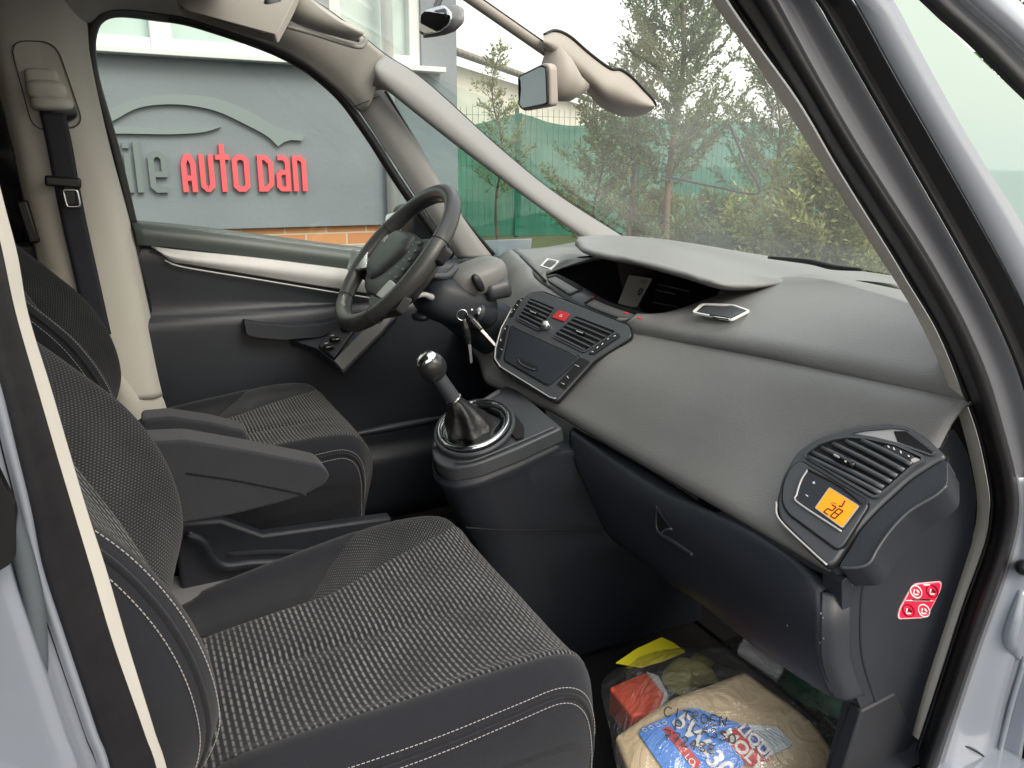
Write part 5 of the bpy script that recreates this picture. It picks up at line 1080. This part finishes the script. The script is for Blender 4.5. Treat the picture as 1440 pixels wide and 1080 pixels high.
# raised far edge, near edge and pit behind the ring
tube('console_edge', PPs([(612, 628), (622, 604), (645, 586), (664, 575), (702, 551)]), .006, M['panel'], gc, n=40)
tube('console_edge', PPs([(640, 651), (668, 647), (725, 624), (781, 600)]), .0022, M['panel'], gc, n=40)
plate('cup_recess', rnd(PPs([(712, 575), (722, 580), (737, 600), (736, 615), (726, 618), (716, 606), (718, 590)]), .006), .004, M['hole'], gc, bevel=.001, lift=.0015)
ce = (668.0, 604.5); a_ = math.atan2(-16, 50)
def ell(sx, sy, n=48, off=(0, 0)):
    return [PP(ce[0]+off[0]+sx*math.cos(q)*math.cos(a_)-sy*math.sin(q)*math.sin(a_), ce[1]+off[1]+sx*math.cos(q)*math.sin(a_)+sy*math.sin(q)*math.cos(a_)) for q in [2*math.pi*k/n for k in range(n)]]
tube('gear_ridge', [p+qn*.004 for p in ell(56, 36.5)], .0045, M['panel'], gc, n=0, closed=True, seg=10)
gr_ = tube('gear_ring', [p+qn*.010 for p in ell(50, 31.5)], .0052, M['chrome'], gc, n=0, closed=True, seg=12)
plate('gear_plate', ell(48, 30), .004, M['dchrome'], gc, bevel=.001, lift=.004)
tube('inner_ring', [p+qn*.006 for p in ell(44, 26)], .003, M['dchrome'], gc, n=0, closed=True, seg=8)
# lever
lv0, lv1 = at(637, 560, 'y', .03), at(607, 516, 'y', .03); ld = (lv1-lv0).normalized()
boot = []
secs = [(636, 561, .0150), (639, 566, .0165), (643, 573, .0225), (648, 581, .0300), (654, 590, .0375), (661, 600, .046), (667, 608, .055), (669, 613, .062)]
for k, (x, y, r_) in enumerate(secs):
    c = at(x, y, 'y', .03); t = k/(len(secs)-1); row = []; up_ = ld.lerp(qn, t).normalized(); e1 = Vector((0, 1, 0)); e2 = up_.cross(e1).normalized()
    for j in range(48):
        q = 2*math.pi*j/48; fold = 1+t*.15*math.cos(4*q+.6)+.10*math.sin(t*math.pi)**.7*(1-2*abs(math.sin(3.5*q+4*t)))+.07*math.sin(3*q-6*t)*min(1, 4*t)
        row.append(c+(e1*math.cos(q)+e2*math.sin(q))*r_*fold+up_*(.004*math.sin(5*q+9*t)*t if t < 1 else -.006))
    boot.append(row)
bt_ = grid('gear_boot', [cr([b[j] for b in boot], 22) for j in range(48)]+[cr([b[0] for b in boot], 22)], M['leather'], CAR)
gl = tube('gear_lever', [lv0-ld*.004, lv0+ld*.012, lv1-ld*.02], [.0150, .0142, .0138], M['panel'], CAR, n=12, seg=20)
tube('lever_collar', [lv0-ld*.006, lv0+ld*.001], .0168, M['dchrome'], gl, n=3, seg=24)
e1 = Vector((0, 1, 0)); e2 = ld.cross(e1).normalized(); RM = Matrix((e1, e2, ld)).transposed()
blob('gear_knob', lv1, (.0265, .0275, .029), mat('knob_leather', (.022, .022, .024), .28), gl, rot=RM, e=.95)
blob('knob_cap', lv1+ld*.017, (.0205, .0210, .0140), M['chrome'], gl, rot=RM, e=.9)
# ---------------------------------------------------------- steering wheel
W0 = at(563, 366, 'y', .37); wn = Vector((-.76, 0, .65)).normalized(); wu = Vector((.65, 0, .76)).normalized(); wl = Vector((0, 1, 0))
WP = lambda x, y: pl(x, y, W0, wn); WPs = lambda L: [WP(x, y) for x, y in L]
R0 = .178; rim = []
for i in range(97):
    q = 2*math.pi*i/96; c = W0+(wl*math.cos(q)+wu*math.sin(q))*R0+wn*.012; rd = (wl*math.cos(q)+wu*math.sin(q)); row = []
    thick = .0198+.0015*math.cos(4*q)
    for j in range(16):
        s = 2*math.pi*j/16; row.append(c+rd*math.cos(s)*thick*.92+wn*math.sin(s)*thick)
    rim.append(row)
sw0 = grid('steering_wheel', rim, M['grip'], CAR, closed_u=True)
for q0_ in (.35, 2.8, 4.0, 5.4):       # seams of the leather segments
    c = W0+(wl*math.cos(q0_)+wu*math.sin(q0_))*R0+wn*.012; rd = (wl*math.cos(q0_)+wu*math.sin(q0_))
    tube('rim_seam', [c+rd*math.cos(s)*.0191+wn*math.sin(s)*.0204 for s in [2*math.pi*j/20 for j in range(20)]], .0009, M['hole'], sw0, n=0, closed=True, seg=6)
for k in range(26):
    q = 2.45+k*.024; c = W0+(wl*math.cos(q)+wu*math.sin(q))*(R0-.0170)+wn*.0165; tg = -wl*math.sin(q)+wu*math.cos(q)
    tube('rim_stitch', [c-tg*.0012+wn*.003, c+tg*.0012-wn*.003], .0007, M['thread'], sw0, n=2, seg=5)
hubo = rnd(WPs([(569, 326), (586, 332), (597, 341), (606, 342), (601, 358), (586, 380), (565, 407), (541, 425), (519, 415), (516, 404), (522, 380), (531, 366), (548, 340)]), .012)
def dome(name, P, nrm, h, mt, parent, base=-.01, n=8):
    c = sum(P, Vector())/len(P); rows = [[p+nrm*base for p in P]]
    for k in range(n+1):
        t = k/n*math.pi/2; rows.append([c+(p-c)*(.25*0+math.cos(t)**.45 if k < n else 0)+nrm*(h*math.sin(t)) for p in P])
    return grid(name, [r+[r[0]] for r in rows], mt, parent)
hub = dome('wheel_hub', [p+wn*.006 for p in hubo], wn, .014, M['black'], sw0, base=-.045)
air = dome('airbag_cover', [p+wn*.012 for p in rnd(WPs([(570, 329), (584, 334), (592, 341), (584, 361), (568, 377), (545, 396), (531, 402), (524, 394), (524, 380), (531, 367), (550, 341)]), .012)], wn, .020, mat('airbag_plastic', (.030, .031, .034), .42, bump=.1, bscale=600), sw0, base=-.004)
lc = WP(555, 349)+wn*.0335; lx = (wl*-1); ly = wu
for dz in (0, .0085):
    stroke('emblem', [[(-.0095, -.006+dz), (0, .002+dz), (.0095, -.006+dz)]], .0034, .0015, M['satin'], air, O=lc-wn*.0025, X=lx, Y=ly, Z=wn)
for (x, y) in ((590, 352), (584, 362), (577, 373), (568, 383), (558, 392), (599, 349), (593, 360), (585, 372), (576, 386), (566, 397)):
    b_ = box('wheel_button', WP(x, y)+wn*.016, (.011, .010, .006), M['hard'], hub, rot=Matrix((wl, wu, wn)).transposed(), bevel=.0018)
    box('button_mark', WP(x, y)+wn*.0192, (.004, .0014, .0008), M['white'], hub, rot=Matrix((wl, wu, wn)).transposed(), bevel=0)
def spoke(P, nm='spoke', th=.018, m_='black', lift=.008): return plate(nm, rnd(WPs(P), .006), th, M[m_], sw0, bevel=.005, seg=3, lift=lift)
spoke([(527, 362), (530, 384), (509, 392), (500, 380), (512, 362)]); spoke([(595, 340), (622, 338), (632, 352), (618, 370), (598, 372)])
spoke([(530, 405), (560, 400), (575, 418), (560, 440), (535, 445), (522, 428)])
spoke([(506, 362), (529, 363), (527, 386), (499, 389)], 'spoke_insert', .008, 'chrome', .026)
spoke([(560, 402), (569, 410), (548, 430), (540, 424)], 'spoke_insert', .008, 'satin', .024)
# column
colm = tube('steering_column', [W0-wn*.03, W0-wn*.10, Vector((.66, .37, .86)), Vector((.74, .37, .80))], [.040, .058, .066, .06], M['hard'], CAR, n=20, seg=24)
blob('column_cowl', at(670, 390, 'y', .31), (.070, .058, .038), M['pad'], colm, e=.75, rot=Matrix.Rotation(R(-18), 3, 'Y'))  # pale pad colour stands in for windscreen light falling on the cowl
blob('column_cowl_lower', at(640, 425, 'y', .33), (.095, .075, .055), M['hard'], colm, e=.7, rot=Matrix.Rotation(R(20), 3, 'Y'))
tube('column_joint', [at(684, 410, 'y', .27), at(712, 402, 'y', .27)], [.022, .026], M['panel'], colm, n=6, seg=24)
blob('wiper_stalk', at(672, 398, 'y', .245), (.010, .010, .022), M['black'], colm, e=.8, rot=Matrix.Rotation(R(-30), 3, 'Y'))
tube('light_stalk', [at(640, 378, 'y', .31), at(628, 388, 'y', .29), at(610, 388, 'y', .28), at(605, 385, 'y', .28)], [.010, .009, .007, .005], M['panel'], colm, n=12)
tube('cruise_stalk', [at(620, 412, 'y', .31), at(608, 418, 'y', .28), at(596, 414, 'y', .27), at(582, 418, 'y', .27)], [.010, .009, .006, .005], M['satin'], colm, n=14)
blob('column_lever', at(592, 444, 'y', .33), (.022, .03, .012), M['hard'], colm)
ig = at(668, 438, 'y', .265); ix = Vector((-.80, -.45, .35)).normalized()
igb = tube('ignition_lock', [ig+ix*-.05, ig-ix*.004, ig+ix*.002], [.028, .027, .024], M['hard'], colm, n=8, seg=26)
tube('ignition_ring', [ig+ix*.001, ig+ix*.005], [.0185, .0175], M['dchrome'], igb, n=3, seg=26); tube('ignition_barrel', [ig+ix*.004, ig+ix*.007], .0125, M['black'], igb, n=3, seg=20)
# ================================================================== loose things
KB = empty('key_bunch', ig, label='bunch of two car keys hanging from the ignition lock on a split ring', cat='keys')
kr = at(650, 443, 'y', .225); kx = Vector((.6, -.5, -.1)).normalized(); kz = Vector((0, .2, 1)).normalized()
tube('key_ring', [kr+(Vector((.8, -.3, 0)).normalized()*math.cos(q)+Vector((0, 0, 1))*math.sin(q))*.0115 for q in [2*math.pi*k/30 for k in range(30)]], .0011, M['chrome'], KB, n=0, closed=True, seg=6)
tube('key_shank', [ig+ix*.004, ig+ix*.018], .0045, M['steel'], KB, n=3)
def fobkey(a, b, c, w_):
    f = tube('key_fob', [a, a.lerp(b, .25), a.lerp(b, .8), b], [w_*.6, w_, w_*.95, w_*.6], M['gloss'], KB, n=16, seg=14, flat=.5, up=(-.4, -.8, .3))
    d = (c-b).normalized(); s = d.cross(Vector((-.4, -.8, .3)).normalized()).normalized()
    plate('key_blade', [b+s*.0032, b-s*.0032, c-s*.0032-d*.004, c, c+s*.0026], .0022, M['steel'], KB, bevel=.0004)
fobkey(at(655, 442, 'y', .225), at(677, 464, 'y', .20), at(697, 486, 'y', .185), .0085)
fobkey(at(652, 450, 'y', .222), at(660, 484, 'y', .215), at(663, 511, 'y', .212), .0085)
# carrier bag and its contents on the passenger floor
def crumple(name, P, z, amp, mt, parent=None, n=46, seed=1, th=0, tilt=(0, 0), puff=.05, top=None):
    """cloth-like sheet spread over a footprint (px at height z), wrinkled"""
    Q = [at(x, y, 'z', z) for x, y in P]; c = sum(Q, Vector())/len(Q); B = cr(Q, 72, closed=True); rn = random.Random(seed)
    W_ = [(rn.uniform(10, 70), rn.uniform(0, 6.3), rn.uniform(-1, 1), rn.uniform(-1, 1)) for _ in range(9)]
    def h(p):
        s = 0
        for f, ph, a, b in W_: s += (1-abs(math.sin((p.x*a+p.y*b)*f+ph)))**3/ (f/18)
        return s*amp
    rows = []
    for k in range(n+1):
        t = k/n; row = []
        for b in B:
            p = c.lerp(b, t); p.z = z+puff*(1-t**2.5)+h(p)*(1-.5*t)+tilt[0]*(p.x-c.x)+tilt[1]*(p.y-c.y); row.append(p)
        rows.append(row)
    return grid(name, rows, mt, parent, closed_u=True, **({'solid': th} if th else {}))
bagm = bpy.data.materials.new('clear_film'); bagm.use_nodes = True; t = bagm.node_tree; t.nodes.clear()
o_ = t.nodes.new('ShaderNodeOutputMaterial'); tr = t.nodes.new('ShaderNodeBsdfTransparent'); tr.inputs[0].default_value = (.98, .98, .98, 1); g_ = t.nodes.new('ShaderNodeBsdfGlossy'); g_.inputs['Roughness'].default_value = .09
df = t.nodes.new('ShaderNodeBsdfDiffuse'); df.inputs[0].default_value = (.85, .85, .85, 1); lw = t.nodes.new('ShaderNodeLayerWeight'); lw.inputs[0].default_value = .35
m1, m2_ = t.nodes.new('ShaderNodeMixShader'), t.nodes.new('ShaderNodeMixShader'); m1.inputs[0].default_value = .05
mr_ = t.nodes.new('ShaderNodeMapRange'); mr_.inputs[3].default_value = .03; mr_.inputs[4].default_value = .6; t.links.new(lw.outputs['Facing'], mr_.inputs[0])
tc2 = t.nodes.new('ShaderNodeTexCoord'); nz = t.nodes.new('ShaderNodeTexNoise'); nz.inputs['Scale'].default_value = 17; nz.inputs['Detail'].default_value = 5; nz.inputs['Distortion'].default_value = 1.5; bp3 = t.nodes.new('ShaderNodeBump'); bp3.inputs['Strength'].default_value = .7; bp3.inputs['Distance'].default_value = .03
t.links.new(tc2.outputs['Object'], nz.inputs[0]); t.links.new(nz.outputs[0], bp3.inputs['Height']); t.links.new(bp3.outputs[0], g_.inputs['Normal']); t.links.new(bp3.outputs[0], lw.inputs['Normal'])
t.links.new(tr.outputs[0], m1.inputs[1]); t.links.new(df.outputs[0], m1.inputs[2]); t.links.new(mr_.outputs[0], m2_.inputs[0]); t.links.new(m1.outputs[0], m2_.inputs[1]); t.links.new(g_.outputs[0], m2_.inputs[2]); t.links.new(m2_.outputs[0], o_.inputs[0])
bg = crumple('plastic_bag', [(846, 962), (880, 935), (945, 925), (1010, 912), (1042, 905), (1080, 932), (1130, 960), (1190, 1015), (1206, 1060), (1190, 1110), (1100, 1130), (960, 1130), (880, 1110), (858, 1030)], .375, .0065, bagm, None, seed=5, puff=.085)
tag(bg, 'crumpled clear plastic bag lying in the passenger footwell over a brown package', 'bag')
kr_ = mat('kraft_paper', (.66, .52, .33), .7, bump=.6, bscale=80, var=.2, vscale=18)
t0_ = at(1000, 1040, 'z', .40); tn_ = Vector((-.30, -.42, .86)).normalized(); TP = lambda x, y: pl(820+x/3.43, 0, t0_, tn_) if y is None else pl(820+x/3.43, 840+y/3.43, t0_, tn_)
TPs = lambda L: [TP(x, y) for x, y in L]
pk = plate('paper_package', rnd(TPs([(150, 665), (300, 560), (440, 470), (600, 415), (785, 345), (900, 430), (1010, 505), (1130, 610), (1235, 760), (1260, 900), (900, 1100), (300, 1050)]), .01), .05, kr_, None, bevel=.008, seg=3, lift=-.006)
tag(pk, 'brown paper package under the clear bag with a blue oil tag on top', 'package')
blue = mat('tag_blue', (.06, .26, .80), .35); 
tg_ = plate('service_tag', rnd(TPs([(268, 655), (290, 625), (490, 538), (545, 532), (760, 610), (935, 622), (1012, 700), (1002, 722), (760, 812), (700, 960), (480, 960)]), .004), .002, blue, None, bevel=.0005, lift=-.001)
tag(tg_, 'blue oil service tag with red stripe, printed logo and handwritten notes', 'tag')
plate('tag_white_end', rnd(TPs([(750, 608), (935, 624), (1010, 700), (1000, 720), (890, 768)]), .003), .001, mat('tag_pale', (.55, .62, .62), .4), tg_, bevel=0, lift=.0004)
plate('tag_red_stripe', TPs([(380, 632), (420, 622), (570, 800), (540, 840)]), .001, M['red'], tg_, bevel=0, lift=.0004)
plate('logo_red', TPs([(665, 655), (745, 628), (905, 790), (800, 820)]), .001, M['red'], tg_, bevel=0, lift=.0006)
plate('logo_blue', TPs([(745, 625), (790, 610), (900, 745), (895, 775), (880, 785)]), .001, mat('logo_blue', (.02, .07, .35), .4), tg_, bevel=0, lift=.0008)
def tt(nm, s, a, b, h, mt, sx=1, lift=.001, off=0):
    A, B = TP(*a), TP(*b); X = (B-A).normalized(); return text(nm, s, A, X, tn_.cross(X), h, mt, tg_, ext=.0002, sx=sx, lift=lift, off=off)
tt('tag_print', '5W-30', (425, 600), (600, 800), .040, M['white'], sx=.95, off=.001)
tt('tag_print', 'MOLY', (668, 668), (815, 812), .026, M['white'], sx=1.0, lift=.0016, off=.0008); tt('tag_print', 'LIQUI', (742, 640), (880, 778), .024, M['white'], sx=.95, lift=.002, off=.0008)
tt('tag_print', 'LO', (485, 770), (530, 825), .014, M['white'], lift=.0016)
for k in range(4):
    a, b = TP(290+k*32, 642-k*12), TP(300+k*32, 638-k*12); tube('tag_icon', [a.lerp(b, .5)+tn_*.001+Vector((math.cos(q)*.0035, math.sin(q)*.0035, 0)) for q in [2*math.pi*j/12 for j in range(12)]], .0007, M['white'], tg_, n=0, closed=True, seg=5)
for k in range(7): tube('tag_line', [TP(300+k*16, 672+k*22)+tn_*.001, TP(362+k*16, 650+k*22)+tn_*.001], .0004, mat('tag_grey', (.3, .38, .6), .5) if k == 0 else bpy.data.materials['tag_grey'], tg_, n=2, seg=4)
for k in range(5): tube('tag_line', [TP(830+k*16, 650-k*3)+tn_*.0012, TP(925+k*14, 722-k*8)+tn_*.0012], .0005, bpy.data.materials['tag_grey'], tg_, n=2, seg=4)
ink = mat('black_ink', (.01, .01, .012), .5)
def hand(L, x0, y0, dx, dy, s):
    """handwritten strokes; glyph boxes 0..1 wide, 0..1 high, y up"""
    G = {'C': [[(.9, .9), (.4, 1), (.05, .6), (.1, .15), (.5, 0), (.9, .15)]], 'I': [[(.5, 1), (.45, 0)]], 'T': [[(0, .95), (1, 1)], [(.5, 1), (.45, 0)]], 'R': [[(.1, 0), (.15, 1), (.7, .95), (.75, .6), (.15, .5), (.85, 0)]],
         'O': [[(.5, 1), (.1, .7), (.1, .25), (.5, 0), (.9, .3), (.85, .75), (.5, 1)]], 'E': [[(.85, 1), (.15, .95), (.1, 0), (.85, .05)], [(.12, .5), (.7, .5)]], 'N': [[(.1, 0), (.15, 1), (.8, 0), (.9, 1)]],
         'P': [[(.1, 0), (.15, 1), (.8, .9), (.75, .5), (.15, .45)]], 'A': [[(0, 0), (.5, 1), (.95, 0)], [(.2, .4), (.8, .4)]], 'S': [[(.9, .9), (.4, 1), (.1, .75), (.8, .4), (.7, .05), (.05, .05)]],
         '7': [[(.05, 1), (.9, 1), (.4, 0)], [(.2, .5), (.8, .5)]], '2': [[(.1, .8), (.5, 1), (.85, .7), (.05, 0), (.9, .05)]], '4': [[(.6, 0), (.7, 1), (.05, .35), (.95, .4)]], '8': [[(.5, .5), (.1, .8), (.5, 1), (.85, .78), (.1, .25), (.5, 0), (.9, .25), (.5, .5)]]}
    obs = []
    for k, ch in enumerate(L):
        if ch == ' ': continue
        ox, oy = x0+dx*k, y0+dy*k+random.uniform(-4, 4)
        for st in G[ch]:
            P = [TP(ox+a*s*.8+b*s*.12, oy-b*s+a*s*.22)+tn_*.0035 for a, b in st]; obs.append(tube('h', P, .0011, ink, n=max(4, len(P)*4), seg=5))
    return obs
join('handwriting', hand('CITROEN', 388, 575, 44, 8, 46)+hand('PICASSO', 440, 640, 43, 10, 44)+hand('772488', 385, 690, 42, 13, 46), tg_)
rdm = mat('red_cap', (.9, .12, .05), .35)
rc0 = at(900, 975, 'z', .42)
def box_thing(name, P, z, th, mt, lab, cat, lift=0):
    o = plate(name, rnd([at(x, y, 'z', z) for x, y in P], .008), th, mt, None, bevel=.006, seg=3, lift=lift); tag(o, lab, cat); return o
rb_ = box_thing('bottle_box', [(856, 966), (908, 944), (934, 975), (925, 1000), (888, 1006)], .395, .05, rdm, 'small red and white packet under the clear bag beside the passenger seat', 'packet')
plate('white_band', [at(x, y, 'z', .396) for x, y in ((908, 944), (926, 950), (941, 978), (930, 998), (925, 1000), (934, 975))], .045, M['white'], rb_, bevel=.002, lift=.001)
yl = mat('yellow_paper', (.85, .75, .02), .7); yv = [at(x, y, 'z', .40) for x, y in ((866, 940), (895, 920), (930, 904), (947, 912), (963, 924), (930, 938), (900, 946))]
yp = plate('yellow_paper', yv, .002, yl, None, bevel=0, lift=.012); tag(yp, 'bright yellow folded paper sticking out behind the clear bag', 'paper')
yb = crumple('yellow_cloth', [(930, 958), (940, 938), (962, 942), (980, 926), (1004, 934), (996, 950), (1012, 962), (980, 968), (966, 980), (945, 972)], .375, .004, mat('dull_yellow_cloth', (.34, .32, .10), .6, var=.2), None, seed=9, puff=.03); tag(yb, 'dull yellow cloth bundle seen through the clear bag', 'cloth')
bb = crumple('blue_wrapper', [(996, 978), (1010, 968), (1030, 972), (1040, 958), (1052, 968), (1060, 985), (1066, 1000), (1046, 992), (1030, 1000), (1016, 988)], .415, .004, mat('blue_wrapper', (.22, .26, .58), .4, var=.3, vscale=30), None, seed=11, puff=.015); tag(bb, 'small blue and white wrapper inside the clear bag', 'wrapper')
# ribbed grey hose end
ha, hb = at(1046, 908, 'z', .43), at(1100, 946, 'z', .42); rr_ = [.018+.0025*(k % 2) for k in range(28)]
hs = tube('ribbed_hose', [ha.lerp(hb, k/27) for k in range(28)], rr_, mat('grey_hose', (.75, .75, .78), .55), None, n=0, seg=20); tag(hs, 'ribbed grey hose end lying beside the glovebox', 'hose')
tube('hose_mouth', [ha+(ha-hb).normalized()*.004, ha-(ha-hb).normalized()*.002], [.013, .020], M['white'], hs, n=4, seg=20)
gbg = crumple('green_bag', [(1085, 945), (1110, 935), (1150, 960), (1205, 990), (1208, 1020), (1170, 1010), (1120, 985)], .36, .004, mat('green_film', (.12, .30, .21), .3, var=.4, vscale=25), None, seed=21, puff=.035); tag(gbg, 'crumpled dark green bag between the clear bag and the dash side', 'bag')
gfb = crumple('grey_film', [(1120, 975), (1170, 975), (1212, 995), (1200, 1060), (1165, 1030)], .385, .003, bagm, None, seed=33, puff=.03); tag(gfb, 'loose end of clear film spread over the dark green bag', 'film')
